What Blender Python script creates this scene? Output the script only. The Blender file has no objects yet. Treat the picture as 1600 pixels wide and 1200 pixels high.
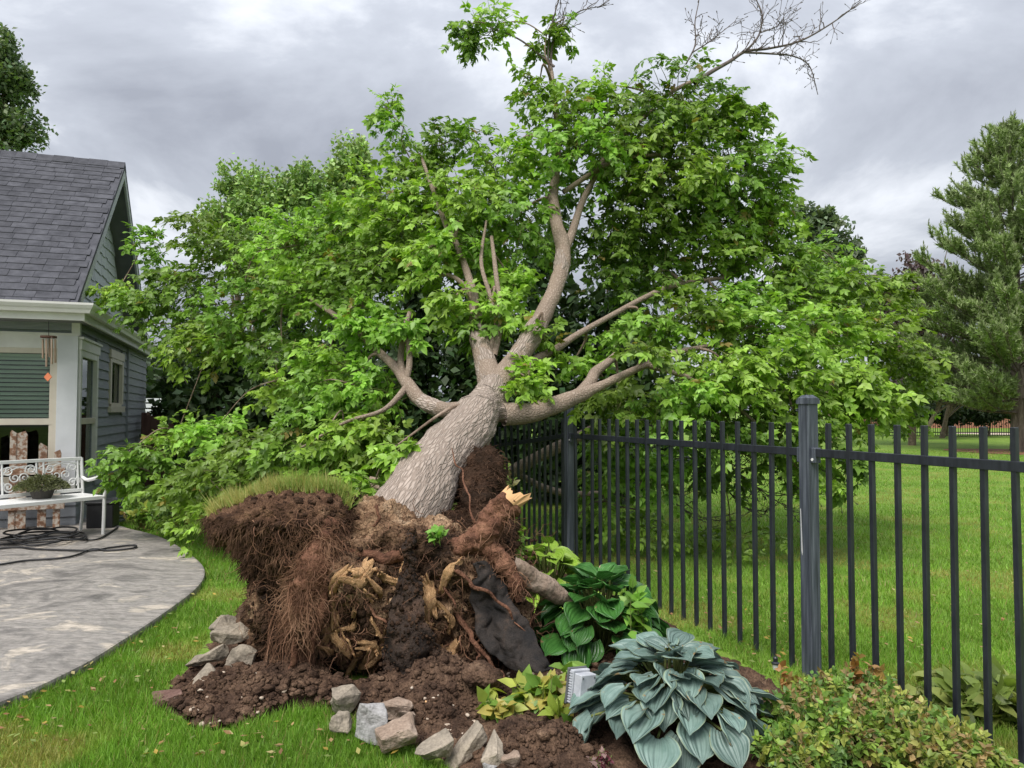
import bpy, bmesh, math, random
import numpy as np
from mathutils import Vector, Matrix, Euler
from mathutils.bvhtree import BVHTree

random.seed(7)
RNG = np.random.default_rng(11)
SC = bpy.context.scene
COL = SC.collection

# ------------------------------------------------------------------ camera
FPX, CAMH, PITCH = 1150.0, 1.4, math.atan(42 / 1150.0)
cam_data = bpy.data.cameras.new('camera')
cam_data.sensor_width = 36.0
cam_data.lens = 36.0 * FPX / 1600.0
cam_data.clip_start = 0.05
cam_data.clip_end = 2000.0
cam = bpy.data.objects.new('camera', cam_data)
cam.location = (0, 0, CAMH)
cam.rotation_euler = (math.radians(90) + PITCH, 0, 0)
COL.objects.link(cam)
SC.camera = cam

# ------------------------------------------------------------------ sky, sun, exposure
SUN_EL, SUN_AZ = math.radians(58), math.radians(205)   # azimuth clockwise from +Y
world = bpy.data.worlds.new('World')
SC.world = world
world.use_nodes = True
nt = world.node_tree
nt.nodes.clear()
W = nt.nodes.new
wout = W('ShaderNodeOutputWorld'); wbg = W('ShaderNodeBackground')
sky = W('ShaderNodeTexSky'); sky.sky_type = 'NISHITA'; sky.sun_disc = False
sky.sun_elevation = SUN_EL; sky.sun_rotation = SUN_AZ; sky.dust_density = 3.0
tc = W('ShaderNodeTexCoord')
sep = W('ShaderNodeSeparateXYZ'); nt.links.new(tc.outputs['Generated'], sep.inputs[0])
zc = W('ShaderNodeMath'); zc.operation = 'MAXIMUM'; zc.inputs[1].default_value = 0.0; nt.links.new(sep.outputs['Z'], zc.inputs[0])
za = W('ShaderNodeMath'); za.operation = 'ADD'; za.inputs[1].default_value = 0.32; nt.links.new(zc.outputs[0], za.inputs[0])
dvx = W('ShaderNodeMath'); dvx.operation = 'DIVIDE'; nt.links.new(sep.outputs['X'], dvx.inputs[0]); nt.links.new(za.outputs[0], dvx.inputs[1])
dvy = W('ShaderNodeMath'); dvy.operation = 'DIVIDE'; nt.links.new(sep.outputs['Y'], dvy.inputs[0]); nt.links.new(za.outputs[0], dvy.inputs[1])
cmb = W('ShaderNodeCombineXYZ'); nt.links.new(dvx.outputs[0], cmb.inputs[0]); nt.links.new(dvy.outputs[0], cmb.inputs[1]); cmb.inputs[2].default_value = 5.2
n1 = W('ShaderNodeTexNoise'); n1.inputs['Scale'].default_value = 1.9; n1.inputs['Detail'].default_value = 9; n1.inputs['Roughness'].default_value = 0.56; n1.inputs['Distortion'].default_value = 0.35
nt.links.new(cmb.outputs[0], n1.inputs['Vector'])
rmp = W('ShaderNodeValToRGB')
rmp.color_ramp.elements[0].position = 0.34; rmp.color_ramp.elements[0].color = (0.385, 0.41, 0.475, 1)
rmp.color_ramp.elements[1].position = 0.64; rmp.color_ramp.elements[1].color = (0.93, 0.965, 1.03, 1)
e = rmp.color_ramp.elements.new(0.52); e.color = (0.575, 0.61, 0.685, 1)
nt.links.new(n1.outputs['Fac'], rmp.inputs[0])
# overcast sky brightens towards the zenith
zg = W('ShaderNodeMath'); zg.operation = 'MULTIPLY_ADD'; zg.inputs[1].default_value = 3.6; zg.inputs[2].default_value = 2.5
nt.links.new(zc.outputs[0], zg.inputs[0])
scl = W('ShaderNodeVectorMath'); scl.operation = 'SCALE'
nt.links.new(rmp.outputs[0], scl.inputs[0]); nt.links.new(zg.outputs[0], scl.inputs['Scale'])
mx = W('ShaderNodeMix'); mx.data_type = 'RGBA'; mx.inputs[0].default_value = 0.97
nt.links.new(sky.outputs[0], mx.inputs[6]); nt.links.new(scl.outputs[0], mx.inputs[7])
nt.links.new(mx.outputs[2], wbg.inputs[0]); wbg.inputs[1].default_value = 0.1
nt.links.new(wbg.outputs[0], wout.inputs[0])

sun_data = bpy.data.lights.new('sun', 'SUN')
sun_data.energy = 1.5; sun_data.angle = math.radians(36); sun_data.color = (1.0, 0.96, 0.90)
sun = bpy.data.objects.new('sun', sun_data)
sd = Vector((math.sin(SUN_AZ) * math.cos(SUN_EL), math.cos(SUN_AZ) * math.cos(SUN_EL), math.sin(SUN_EL)))
sun.rotation_euler = sd.to_track_quat('Z', 'Y').to_euler()
sun.location = (0, 0, 30)
COL.objects.link(sun)

SC.view_settings.view_transform = 'Standard'
SC.view_settings.look = 'None'
SC.view_settings.gamma = 1.0
SC.view_settings.use_curve_mapping = False
SC.view_settings.exposure = 1.55
SC.cycles.max_bounces = 6
SC.cycles.transparent_max_bounces = 8
SC.cycles.use_denoising = True

# ------------------------------------------------------------------ helpers
CA, SA = math.cos(PITCH), math.sin(PITCH)
def ray(px, py):
    a, b = (px - 800) / FPX, (600 - py) / FPX
    return Vector((a, CA - b * SA, SA + b * CA))
def at(px, py, Y):
    d = ray(px, py)
    return Vector((0, 0, CAMH)) + d * (Y / d.y)
def gnd(px, py, z=0.0):
    d = ray(px, py)
    return Vector((0, 0, CAMH)) + d * ((z - CAMH) / d.z)

def _hash(ix, iy, iz, s):
    h = (ix * 374761393 + iy * 668265263 + iz * 2147483647 + s * 974711) & 0xFFFFFFFF
    h = ((h ^ (h >> 13)) * 1274126177) & 0xFFFFFFFF
    return ((h ^ (h >> 16)) & 0xFFFF) / 65535.0
def vnoise(P, seed=0):
    P = np.asarray(P, float)
    I = np.floor(P).astype(np.int64); F = P - I
    F = F * F * (3 - 2 * F)
    r = 0
    for dx in (0, 1):
        for dy in (0, 1):
            for dz in (0, 1):
                w = (F[:, 0] if dx else 1 - F[:, 0]) * (F[:, 1] if dy else 1 - F[:, 1]) * (F[:, 2] if dz else 1 - F[:, 2])
                r = r + w * _hash(I[:, 0] + dx, I[:, 1] + dy, I[:, 2] + dz, seed)
    return r * 2 - 1
def fbm(P, octv=4, seed=0, gain=0.5):
    P = np.asarray(P, float); a = 1.0; s = 0
    for k in range(octv):
        s = s + a * vnoise(P * (2.03 ** k) + 17.3 * k, seed + k); a *= gain
    return s
def inpoly(X, Yv, poly):
    X = np.asarray(X); Yv = np.asarray(Yv)
    c = np.zeros(X.shape, bool); n = len(poly)
    for i in range(n):
        x1, y1 = poly[i][0], poly[i][1]; x2, y2 = poly[(i + 1) % n][0], poly[(i + 1) % n][1]
        k = ((y1 > Yv) != (y2 > Yv))
        with np.errstate(divide='ignore', invalid='ignore'):
            xi = (x2 - x1) * (Yv - y1) / (y2 - y1 + 1e-12) + x1
        c ^= k & (X < xi)
    return c

def obj(name, me, mat=None, parent=None, world_space=True):
    o = bpy.data.objects.new(name, me)
    COL.objects.link(o)
    if mat is not None and len(me.materials) == 0:
        me.materials.append(mat)
    if parent is not None:
        o.parent = parent
        if world_space:
            o.matrix_parent_inverse = parent.matrix_basis.inverted()
    return o
def tag(o, label=None, cat=None, group=None, kind=None):
    if label: o['label'] = label
    if cat: o['category'] = cat
    if group: o['group'] = group
    if kind: o['kind'] = kind
    return o
def empty(name, loc, rz=0.0):
    o = bpy.data.objects.new(name, None)
    o.empty_display_size = 0.1
    o.location = loc; o.rotation_euler = (0, 0, rz)
    COL.objects.link(o)
    return o

def np_mesh(name, V, Fc, col=None, uv=None, smooth=False):
    """V (n,3), Fc (m,k) array of equal-size faces; col (n,3) per vertex; uv (n,2) per vertex"""
    V = np.asarray(V, np.float32); Fc = np.asarray(Fc, np.int32)
    me = bpy.data.meshes.new(name)
    m, k = Fc.shape
    me.vertices.add(len(V)); me.vertices.foreach_set('co', V.ravel())
    me.loops.add(m * k); me.loops.foreach_set('vertex_index', Fc.ravel())
    me.polygons.add(m); me.polygons.foreach_set('loop_start', np.arange(0, m * k, k, dtype=np.int32))
    me.update(calc_edges=True)
    if smooth:
        me.polygons.foreach_set('use_smooth', np.ones(m, bool))
    if col is not None:
        a = me.color_attributes.new('Col', 'FLOAT_COLOR', 'POINT')
        c = np.ones((len(V), 4), np.float32); c[:, :3] = col
        a.data.foreach_set('color', c.ravel())
    if uv is not None:
        u = me.uv_layers.new(name='UVMap')
        u.data.foreach_set('uv', np.asarray(uv, np.float32)[Fc.ravel()].ravel())
    me.validate()
    return me

class MB:
    """mixed-face mesh builder"""
    def __init__(s): s.v = []; s.f = []; s.uv = {}
    def box(s, x0, x1, y0, y1, z0, z1, M=None):
        b = len(s.v)
        for x in (x0, x1):
            for y in (y0, y1):
                for z in (z0, z1):
                    p = Vector((x, y, z)); s.v.append(M @ p if M else p)
        for q in ((0, 1, 3, 2), (4, 6, 7, 5), (0, 4, 5, 1), (2, 3, 7, 6), (0, 2, 6, 4), (1, 5, 7, 3)):
            s.f.append([b + i for i in q])
        return s
    def poly(s, pts):
        b = len(s.v); s.v += [Vector(p) for p in pts]; s.f.append(list(range(b, b + len(pts)))); return s
    def prism(s, pts, d):
        """polygon pts (3D, planar) extruded by vector d"""
        n = len(pts); b = len(s.v); d = Vector(d)
        s.v += [Vector(p) for p in pts] + [Vector(p) + d for p in pts]
        s.f.append(list(range(b + n - 1, b - 1, -1))); s.f.append(list(range(b + n, b + 2 * n)))
        for i in range(n):
            j = (i + 1) % n; s.f.append([b + i, b + j, b + n + j, b + n + i])
        return s
    def tube(s, pts, rad, n=6, cap=True):
        V, Fq, _ = tube_arrays(pts, rad, n)
        b = len(s.v); s.v += [Vector(p) for p in V]; s.f += [[b + int(i) for i in q] for q in Fq]
        if cap:
            m = len(V)
            s.f.append([b + i for i in range(n)][::-1]); s.f.append([b + m - n + i for i in range(n)])
        return s
    def mesh(s, name, smooth=False, bevel=0.0):
        me = bpy.data.meshes.new(name)
        me.from_pydata([tuple(p) for p in s.v], [], s.f)
        bm = bmesh.new(); bm.from_mesh(me)
        bmesh.ops.recalc_face_normals(bm, faces=bm.faces)
        if bevel > 0:
            bmesh.ops.bevel(bm, geom=list(bm.edges), offset=bevel, segments=1, affect='EDGES', profile=0.7)
        bm.to_mesh(me); bm.free()
        if smooth:
            me.polygons.foreach_set('use_smooth', np.ones(len(me.polygons), bool))
        return me
    def build(s, name, mat, parent=None, ws=True, smooth=False, bevel=0.0):
        return obj(name, s.mesh(name, smooth, bevel), mat, parent, ws)

def catmull(P, n):
    """P (k,d) -> (n,d) smooth resample"""
    P = np.asarray(P, float); k = len(P)
    if k == 2:
        t = np.linspace(0, 1, n)[:, None]; return P[0] * (1 - t) + P[1] * t
    Q = np.vstack([2 * P[0] - P[1], P, 2 * P[-1] - P[-2]])
    u = np.linspace(0, k - 1 - 1e-9, n); i = u.astype(int); t = (u - i)[:, None]
    p0, p1, p2, p3 = Q[i], Q[i + 1], Q[i + 2], Q[i + 3]
    return 0.5 * ((2 * p1) + (-p0 + p2) * t + (2 * p0 - 5 * p1 + 4 * p2 - p3) * t ** 2 + (-p0 + 3 * p1 - 3 * p2 + p3) * t ** 3)
def tube_arrays(pts, rad, n=6):
    P = np.asarray([tuple(p) for p in pts], float); m = len(P)
    R = np.broadcast_to(np.asarray(rad, float), (m,))
    T = np.gradient(P, axis=0); T /= np.linalg.norm(T, axis=1)[:, None] + 1e-12
    ref = np.array([0, 0, 1.0]) if abs(T[0][2]) < 0.9 else np.array([0, 1.0, 0])
    A = np.zeros_like(P); a = np.cross(np.cross(T[0], ref), T[0]); a /= np.linalg.norm(a) + 1e-12
    a = -a
    for i in range(m):
        a = a - T[i] * np.dot(a, T[i]); a /= np.linalg.norm(a) + 1e-12; A[i] = a
    B = np.cross(T, A)
    th = np.arange(n) * 2 * math.pi / n
    V = P[:, None, :] + R[:, None, None] * (np.cos(th)[None, :, None] * A[:, None, :] + np.sin(th)[None, :, None] * B[:, None, :])
    i, j = np.meshgrid(np.arange(m - 1), np.arange(n), indexing='ij')
    j2 = (j + 1) % n
    Fq = np.stack([i * n + j, i * n + j2, (i + 1) * n + j2, (i + 1) * n + j], -1).reshape(-1, 4)
    L = np.concatenate([[0], np.cumsum(np.linalg.norm(np.diff(P, axis=0), axis=1))])
    UV = np.stack([np.broadcast_to(th / (2 * math.pi), (m, n)), np.broadcast_to(L[:, None], (m, n))], -1).reshape(-1, 2)
    return V.reshape(-1, 3), Fq, UV
class Tubes:
    """many tubes in one quad mesh"""
    def __init__(s): s.V = []; s.F = []; s.n = 0
    def add(s, pts, rad, n=3):
        V, Fq, _ = tube_arrays(pts, rad, n); s.V.append(V); s.F.append(Fq + s.n); s.n += len(V)
    def mesh(s, name, smooth=True): return np_mesh(name, np.vstack(s.V), np.vstack(s.F), smooth=smooth)

# ------------------------------------------------------------------ materials
def ncol(*c): return (c[0], c[1], c[2], 1.0)
def pmat(name, stops, scale=5.0, rough=0.8, bump=0.0, bscale=40.0, bdist=0.02, detail=6.0, stretch=(1, 1, 1), spec=0.3, metal=0.0,
         uvmap=False, distort=0.0, rand=0.0, bstretch=None, fine=0.0, fscale=300.0):
    m = bpy.data.materials.new(name); m.use_nodes = True
    t = m.node_tree; N = t.nodes.new; L = t.links.new
    b = t.nodes['Principled BSDF']
    b.inputs['Roughness'].default_value = rough; b.inputs['Metallic'].default_value = metal
    b.inputs['Specular IOR Level'].default_value = spec
    tcn = N('ShaderNodeTexCoord'); mp = N('ShaderNodeMapping'); mp.inputs['Scale'].default_value = stretch
    L(tcn.outputs['UV' if uvmap else 'Object'], mp.inputs[0])
    vec = mp.outputs[0]
    if rand > 0:
        oi = N('ShaderNodeObjectInfo'); av = N('ShaderNodeVectorMath'); av.operation = 'MULTIPLY_ADD'
        L(oi.outputs['Random'], av.inputs[0]); av.inputs[1].default_value = (37.0, 23.0, 11.0); L(vec, av.inputs[2]); vec = av.outputs[0]
    nz = N('ShaderNodeTexNoise'); nz.inputs['Scale'].default_value = scale; nz.inputs['Detail'].default_value = detail
    nz.inputs['Roughness'].default_value = 0.62; nz.inputs['Distortion'].default_value = distort
    L(vec, nz.inputs['Vector'])
    rp = N('ShaderNodeValToRGB'); cr = rp.color_ramp
    cr.elements[0].position = stops[0][0]; cr.elements[0].color = ncol(*stops[0][1])
    cr.elements[1].position = stops[-1][0]; cr.elements[1].color = ncol(*stops[-1][1])
    for p, c in stops[1:-1]:
        el = cr.elements.new(p); el.color = ncol(*c)
    L(nz.outputs['Fac'], rp.inputs[0])
    colr = rp.outputs[0]
    if fine > 0:
        fz = N('ShaderNodeTexNoise'); fz.inputs['Scale'].default_value = fscale; fz.inputs['Detail'].default_value = 3; L(vec, fz.inputs['Vector'])
        fm = N('ShaderNodeMapRange'); fm.inputs[1].default_value = 0.3; fm.inputs[2].default_value = 0.7; fm.inputs[3].default_value = 1 - fine; fm.inputs[4].default_value = 1 + fine
        L(fz.outputs['Fac'], fm.inputs[0])
        vm = N('ShaderNodeVectorMath'); vm.operation = 'SCALE'; L(colr, vm.inputs[0]); L(fm.outputs[0], vm.inputs['Scale']); colr = vm.outputs[0]
    if rand > 0:
        vm = N('ShaderNodeVectorMath'); vm.operation = 'SCALE'
        mr = N('ShaderNodeMapRange'); mr.inputs[3].default_value = 1 - rand; mr.inputs[4].default_value = 1 + rand
        L(oi.outputs['Random'], mr.inputs[0]); L(colr, vm.inputs[0]); L(mr.outputs[0], vm.inputs['Scale']); colr = vm.outputs[0]
    L(colr, b.inputs['Base Color'])
    if bump > 0:
        mp2 = N('ShaderNodeMapping'); mp2.inputs['Scale'].default_value = bstretch or stretch
        L(tcn.outputs['UV' if uvmap else 'Object'], mp2.inputs[0])
        bz = N('ShaderNodeTexNoise'); bz.inputs['Scale'].default_value = bscale; bz.inputs['Detail'].default_value = 5; L(mp2.outputs[0], bz.inputs['Vector'])
        bp = N('ShaderNodeBump'); bp.inputs['Strength'].default_value = bump; bp.inputs['Distance'].default_value = bdist
        L(bz.outputs['Fac'], bp.inputs['Height']); L(bp.outputs[0], b.inputs['Normal'])
    return m
def leafmat(name, rough=0.45, trans=0.3, tint=(1.25, 1.35, 0.6), spec=0.35, nscale=9.0, nvar=0.22):
    """colour from the leaf's own 'Col' attribute with a little mottling, part translucent"""
    m = bpy.data.materials.new(name); m.use_nodes = True
    t = m.node_tree; N = t.nodes.new; L = t.links.new
    b = t.nodes['Principled BSDF']; out = t.nodes['Material Output']
    b.inputs['Roughness'].default_value = rough; b.inputs['Specular IOR Level'].default_value = spec
    a = N('ShaderNodeAttribute'); a.attribute_name = 'Col'
    tcn = N('ShaderNodeTexCoord'); nz = N('ShaderNodeTexNoise'); nz.inputs['Scale'].default_value = nscale; nz.inputs['Detail'].default_value = 3
    L(tcn.outputs['Object'], nz.inputs['Vector'])
    mr = N('ShaderNodeMapRange'); mr.inputs[1].default_value = 0.3; mr.inputs[2].default_value = 0.7; mr.inputs[3].default_value = 1 - nvar; mr.inputs[4].default_value = 1 + nvar
    L(nz.outputs['Fac'], mr.inputs[0])
    vm = N('ShaderNodeVectorMath'); vm.operation = 'SCALE'; L(a.outputs['Color'], vm.inputs[0]); L(mr.outputs[0], vm.inputs['Scale'])
    L(vm.outputs[0], b.inputs['Base Color'])
    tr = N('ShaderNodeBsdfTranslucent'); tv = N('ShaderNodeVectorMath'); tv.operation = 'MULTIPLY'; tv.inputs[1].default_value = tint
    L(vm.outputs[0], tv.inputs[0]); L(tv.outputs[0], tr.inputs['Color'])
    ms = N('ShaderNodeMixShader'); ms.inputs[0].default_value = trans
    L(b.outputs[0], ms.inputs[1]); L(tr.outputs[0], ms.inputs[2]); L(ms.outputs[0], out.inputs['Surface'])
    return m

M = {}
M['lawn'] = pmat('lawn', [(0.25, (0.085, 0.155, 0.018)), (0.5, (0.13, 0.225, 0.026)), (0.62, (0.18, 0.25, 0.04)), (0.78, (0.24, 0.23, 0.07))], scale=1.3, rough=0.9, bump=0.5, bscale=90, bdist=0.03, fine=0.35, fscale=60)
M['grass'] = leafmat('grass_blade', rough=0.5, trans=0.3, nvar=0.1)
M['soil'] = pmat('soil', [(0.28, (0.027, 0.017, 0.012)), (0.45, (0.067, 0.040, 0.027)), (0.58, (0.118, 0.073, 0.048)), (0.75, (0.202, 0.134, 0.090))], scale=7, rough=0.95, bump=0.9, bscale=55, bdist=0.03, spec=0.15, fine=0.4, fscale=120)
M['rootsoil'] = pmat('root_soil', [(0.32, (0.024, 0.016, 0.012)), (0.42, (0.091, 0.054, 0.034)), (0.50, (0.194, 0.119, 0.072)), (0.57, (0.311, 0.202, 0.123)), (0.66, (0.389, 0.276, 0.181)), (0.78, (0.259, 0.155, 0.094))], scale=3.6, rough=0.97, bump=1.0, bscale=45, bdist=0.04, spec=0.1, distort=0.6, fine=0.45, fscale=110)
M['darksoil'] = pmat('dark_soil', [(0.3, (0.014, 0.010, 0.007)), (0.55, (0.054, 0.031, 0.020)), (0.75, (0.132, 0.072, 0.042))], scale=6, rough=0.97, bump=1.0, bscale=60, bdist=0.03, spec=0.1, fine=0.4, fscale=150)
def barkmat(name, plate, furrow, scale, depth):
    """furrowed bark that follows the limb's grain (vector attribute 'grain')"""
    m = bpy.data.materials.new(name); m.use_nodes = True
    t = m.node_tree; N = t.nodes.new; L = t.links.new; b = t.nodes['Principled BSDF']
    b.inputs['Roughness'].default_value = 0.9; b.inputs['Specular IOR Level'].default_value = 0.15
    a = N('ShaderNodeAttribute'); a.attribute_name = 'grain'
    nz = N('ShaderNodeTexNoise'); nz.inputs['Scale'].default_value = 16; nz.inputs['Detail'].default_value = 4; L(a.outputs['Vector'], nz.inputs['Vector'])
    ad = N('ShaderNodeVectorMath'); ad.operation = 'MULTIPLY_ADD'; ad.inputs[1].default_value = (0.05, 0.05, 0.05); L(nz.outputs['Color'], ad.inputs[0]); L(a.outputs['Vector'], ad.inputs[2])
    vo = N('ShaderNodeTexVoronoi'); vo.feature = 'DISTANCE_TO_EDGE'; vo.inputs['Scale'].default_value = scale; L(ad.outputs[0], vo.inputs['Vector'])
    mr = N('ShaderNodeMapRange'); mr.inputs[1].default_value = 0.0; mr.inputs[2].default_value = 0.22; L(vo.outputs['Distance'], mr.inputs[0])
    n2 = N('ShaderNodeTexNoise'); n2.inputs['Scale'].default_value = 5; n2.inputs['Detail'].default_value = 8; n2.inputs['Roughness'].default_value = 0.65; L(a.outputs['Vector'], n2.inputs['Vector'])
    rp = N('ShaderNodeValToRGB'); rp.color_ramp.elements[0].position = 0.3; rp.color_ramp.elements[0].color = ncol(*[c * 0.72 for c in plate]); rp.color_ramp.elements[1].position = 0.7; rp.color_ramp.elements[1].color = ncol(*[c * 1.15 for c in plate]); L(n2.outputs['Fac'], rp.inputs[0])
    mx_ = N('ShaderNodeMix'); mx_.data_type = 'RGBA'; L(mr.outputs[0], mx_.inputs[0]); mx_.inputs[6].default_value = ncol(*furrow); L(rp.outputs[0], mx_.inputs[7]); L(mx_.outputs[2], b.inputs['Base Color'])
    n3 = N('ShaderNodeTexNoise'); n3.inputs['Scale'].default_value = 90; n3.inputs['Detail'].default_value = 4; L(a.outputs['Vector'], n3.inputs['Vector'])
    hm = N('ShaderNodeMath'); hm.operation = 'MULTIPLY_ADD'; hm.inputs[1].default_value = 0.35; L(n3.outputs['Fac'], hm.inputs[0]); L(mr.outputs[0], hm.inputs[2])
    bp = N('ShaderNodeBump'); bp.inputs['Strength'].default_value = 0.9; bp.inputs['Distance'].default_value = depth; L(hm.outputs[0], bp.inputs['Height']); L(bp.outputs[0], b.inputs['Normal'])
    return m
M['sodsoil'] = pmat('sod_soil', [(0.3, (0.023, 0.014, 0.010)), (0.48, (0.085, 0.047, 0.029)), (0.62, (0.169, 0.098, 0.060)), (0.75, (0.247, 0.156, 0.098))], scale=8, rough=0.97, bump=1.0, bscale=70, bdist=0.03, spec=0.1, fine=0.5, fscale=150)
M['bark'] = barkmat('bark', (0.375, 0.312, 0.265), (0.25, 0.20, 0.165), 52, 0.007)
M['limb_bark'] = barkmat('limb_bark', (0.315, 0.25, 0.20), (0.225, 0.17, 0.13), 44, 0.004)
M['dark_fibre'] = pmat('dark_fibre', [(0.35, (0.032, 0.019, 0.013)), (0.55, (0.109, 0.061, 0.039)), (0.7, (0.217, 0.131, 0.080))], scale=9, rough=0.95, spec=0.1)
M['branch_bark'] = pmat('branch_bark', [(0.3, (0.12, 0.085, 0.062)), (0.5, (0.23, 0.17, 0.13)), (0.72, (0.35, 0.275, 0.22))], scale=9, rough=0.88, bump=0.7, bscale=50, bdist=0.012, spec=0.15, fine=0.25, fscale=90)
M['twig'] = pmat('twig', [(0.35, (0.10, 0.075, 0.05)), (0.65, (0.22, 0.17, 0.12))], scale=12, rough=0.85)
M['dead_twig'] = pmat('dead_twig', [(0.35, (0.07, 0.055, 0.05)), (0.65, (0.16, 0.13, 0.12))], scale=12, rough=0.85)
M['green_twig'] = pmat('green_twig', [(0.35, (0.09, 0.12, 0.03)), (0.65, (0.2, 0.22, 0.07))], scale=12, rough=0.7)
M['root'] = pmat('root', [(0.3, (0.060, 0.030, 0.020)), (0.5, (0.138, 0.067, 0.043)), (0.72, (0.252, 0.132, 0.084))], scale=11, rough=0.95, bump=0.9, bscale=70, bdist=0.015, spec=0.1, fine=0.35, fscale=120)
M['fibre'] = pmat('root_fibre', [(0.3, (0.094, 0.050, 0.033)), (0.52, (0.213, 0.112, 0.069)), (0.75, (0.450, 0.275, 0.175))], scale=6, rough=0.9, spec=0.15)
M['wood'] = pmat('torn_wood', [(0.28, (0.240, 0.109, 0.044)), (0.42, (0.500, 0.275, 0.122)), (0.58, (0.740, 0.475, 0.255))], scale=5, rough=0.8, bump=1.0, bscale=8, bdist=0.012, uvmap=True, stretch=(6, 1.2, 1), bstretch=(8, 0.8, 1), spec=0.2, fine=0.3, fscale=14)
M['fabric'] = pmat('landscape_fabric', [(0.35, (0.010, 0.009, 0.009)), (0.58, (0.028, 0.022, 0.019)), (0.75, (0.075, 0.048, 0.034))], scale=9, rough=0.85, bump=0.5, bscale=120, bdist=0.01, fine=0.4, fscale=150)
M['darkfabric'] = pmat('soiled_fabric', [(0.3, (0.010, 0.008, 0.007)), (0.55, (0.035, 0.023, 0.017)), (0.72, (0.085, 0.05, 0.034))], scale=8, rough=0.95, bump=0.8, bscale=90, bdist=0.015, fine=0.4, fscale=130)
M['leaf'] = leafmat('tree_leaf', rough=0.42, trans=0.33)
M['leaf_far'] = leafmat('far_leaf', rough=0.6, trans=0.25)
M['needle'] = leafmat('needle', rough=0.6, trans=0.12)
M['iron'] = pmat('black_iron', [(0.35, (0.012, 0.014, 0.019)), (0.65, (0.028, 0.032, 0.042))], scale=14, rough=0.38, bump=0.15, bscale=60, bdist=0.004, spec=0.5, stretch=(3, 3, 0.6))
M['post'] = pmat('post_paint', [(0.3, (0.024, 0.028, 0.037)), (0.5, (0.058, 0.067, 0.086)), (0.7, (0.13, 0.145, 0.175))], scale=10, rough=0.45, bump=0.25, bscale=40, bdist=0.004, spec=0.45, stretch=(6, 6, 0.25))
M['scratch'] = pmat('scratched_metal', [(0.4, (0.5, 0.5, 0.5)), (0.6, (0.75, 0.75, 0.74))], rough=0.4)
M['patio'] = pmat('stamped_concrete', [(0.30, (0.104, 0.096, 0.090)), (0.41, (0.183, 0.170, 0.157)), (0.48, (0.275, 0.252, 0.230)), (0.54, (0.213, 0.199, 0.185)), (0.60, (0.390, 0.345, 0.291)), (0.70, (0.512, 0.450, 0.381))], scale=1.5, rough=0.62, bump=0.75, bscale=6.5, bdist=0.06, stretch=(0.9, 1.15, 1), bstretch=(0.9, 1.9, 1), detail=13, distort=1.6, fine=0.16, fscale=22)
M['shingle'] = pmat('asphalt_shingle', [(0.35, (0.045, 0.046, 0.055)), (0.65, (0.085, 0.086, 0.10))], scale=6, rough=0.92, bump=0.4, bscale=300, bdist=0.004, rand=0.14, fine=0.25, fscale=260)
M['siding'] = pmat('grey_siding', [(0.3, (0.207, 0.224, 0.247)), (0.7, (0.282, 0.299, 0.328))], scale=5, rough=0.65, bump=0.3, bscale=40, bdist=0.004, stretch=(1, 0.6, 8), rand=0.06)
M['gable'] = pmat('gable_shingle', [(0.3, (0.396, 0.432, 0.438)), (0.7, (0.504, 0.540, 0.546))], scale=5, rough=0.7, bump=0.3, bscale=60, bdist=0.004, stretch=(1, 6, 0.6), rand=0.05)
M['white'] = pmat('white_trim', [(0.3, (0.58, 0.57, 0.54)), (0.7, (0.70, 0.69, 0.66))], scale=4, rough=0.5, bump=0.1, bscale=30, bdist=0.003)
M['casing'] = pmat('pale_casing', [(0.3, (0.54, 0.55, 0.57)), (0.7, (0.62, 0.63, 0.65))], scale=4, rough=0.5)
M['cream'] = pmat('cream_sash', [(0.3, (0.50, 0.45, 0.37)), (0.7, (0.60, 0.55, 0.46))], scale=4, rough=0.5)
M['gutter'] = pmat('gutter', [(0.3, (0.54, 0.53, 0.50)), (0.7, (0.66, 0.65, 0.63))], scale=3, rough=0.4, spec=0.5)
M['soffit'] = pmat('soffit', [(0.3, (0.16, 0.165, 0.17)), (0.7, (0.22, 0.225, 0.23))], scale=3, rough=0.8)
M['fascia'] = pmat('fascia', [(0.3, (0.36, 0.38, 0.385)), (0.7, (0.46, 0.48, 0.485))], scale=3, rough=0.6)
M['blind'] = pmat('green_blind', [(0.3, (0.60, 0.72, 0.58)), (0.7, (0.70, 0.80, 0.68))], scale=3, rough=0.6, rand=0.08)
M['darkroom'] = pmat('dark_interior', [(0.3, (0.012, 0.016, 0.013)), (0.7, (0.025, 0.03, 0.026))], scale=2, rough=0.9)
def glassmat(name):
    m = bpy.data.materials.new(name); m.use_nodes = True
    t = m.node_tree; N = t.nodes.new; L = t.links.new; out = t.nodes['Material Output']
    t.nodes.remove(t.nodes['Principled BSDF'])
    g = N('ShaderNodeBsdfGlossy'); g.inputs['Roughness'].default_value = 0.03; g.inputs['Color'].default_value = (0.9, 0.95, 0.9, 1)
    tr = N('ShaderNodeBsdfTransparent'); tr.inputs['Color'].default_value = (0.86, 0.89, 0.86, 1)
    fr = N('ShaderNodeFresnel'); fr.inputs[0].default_value = 1.5
    mxs = N('ShaderNodeMixShader'); L(fr.outputs[0], mxs.inputs[0]); L(tr.outputs[0], mxs.inputs[1]); L(g.outputs[0], mxs.inputs[2]); L(mxs.outputs[0], out.inputs['Surface'])
    return m
M['glass'] = glassmat('window_glass')
M['screen'] = glassmat('window_screen')
M['screen'].node_tree.nodes['Transparent BSDF'].inputs['Color'].default_value = (0.16, 0.20, 0.17, 1)
M['bench'] = pmat('white_enamel', [(0.3, (0.62, 0.62, 0.61)), (0.7, (0.74, 0.74, 0.72))], scale=8, rough=0.42, bump=0.1, bscale=60, bdist=0.003, spec=0.4)
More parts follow.
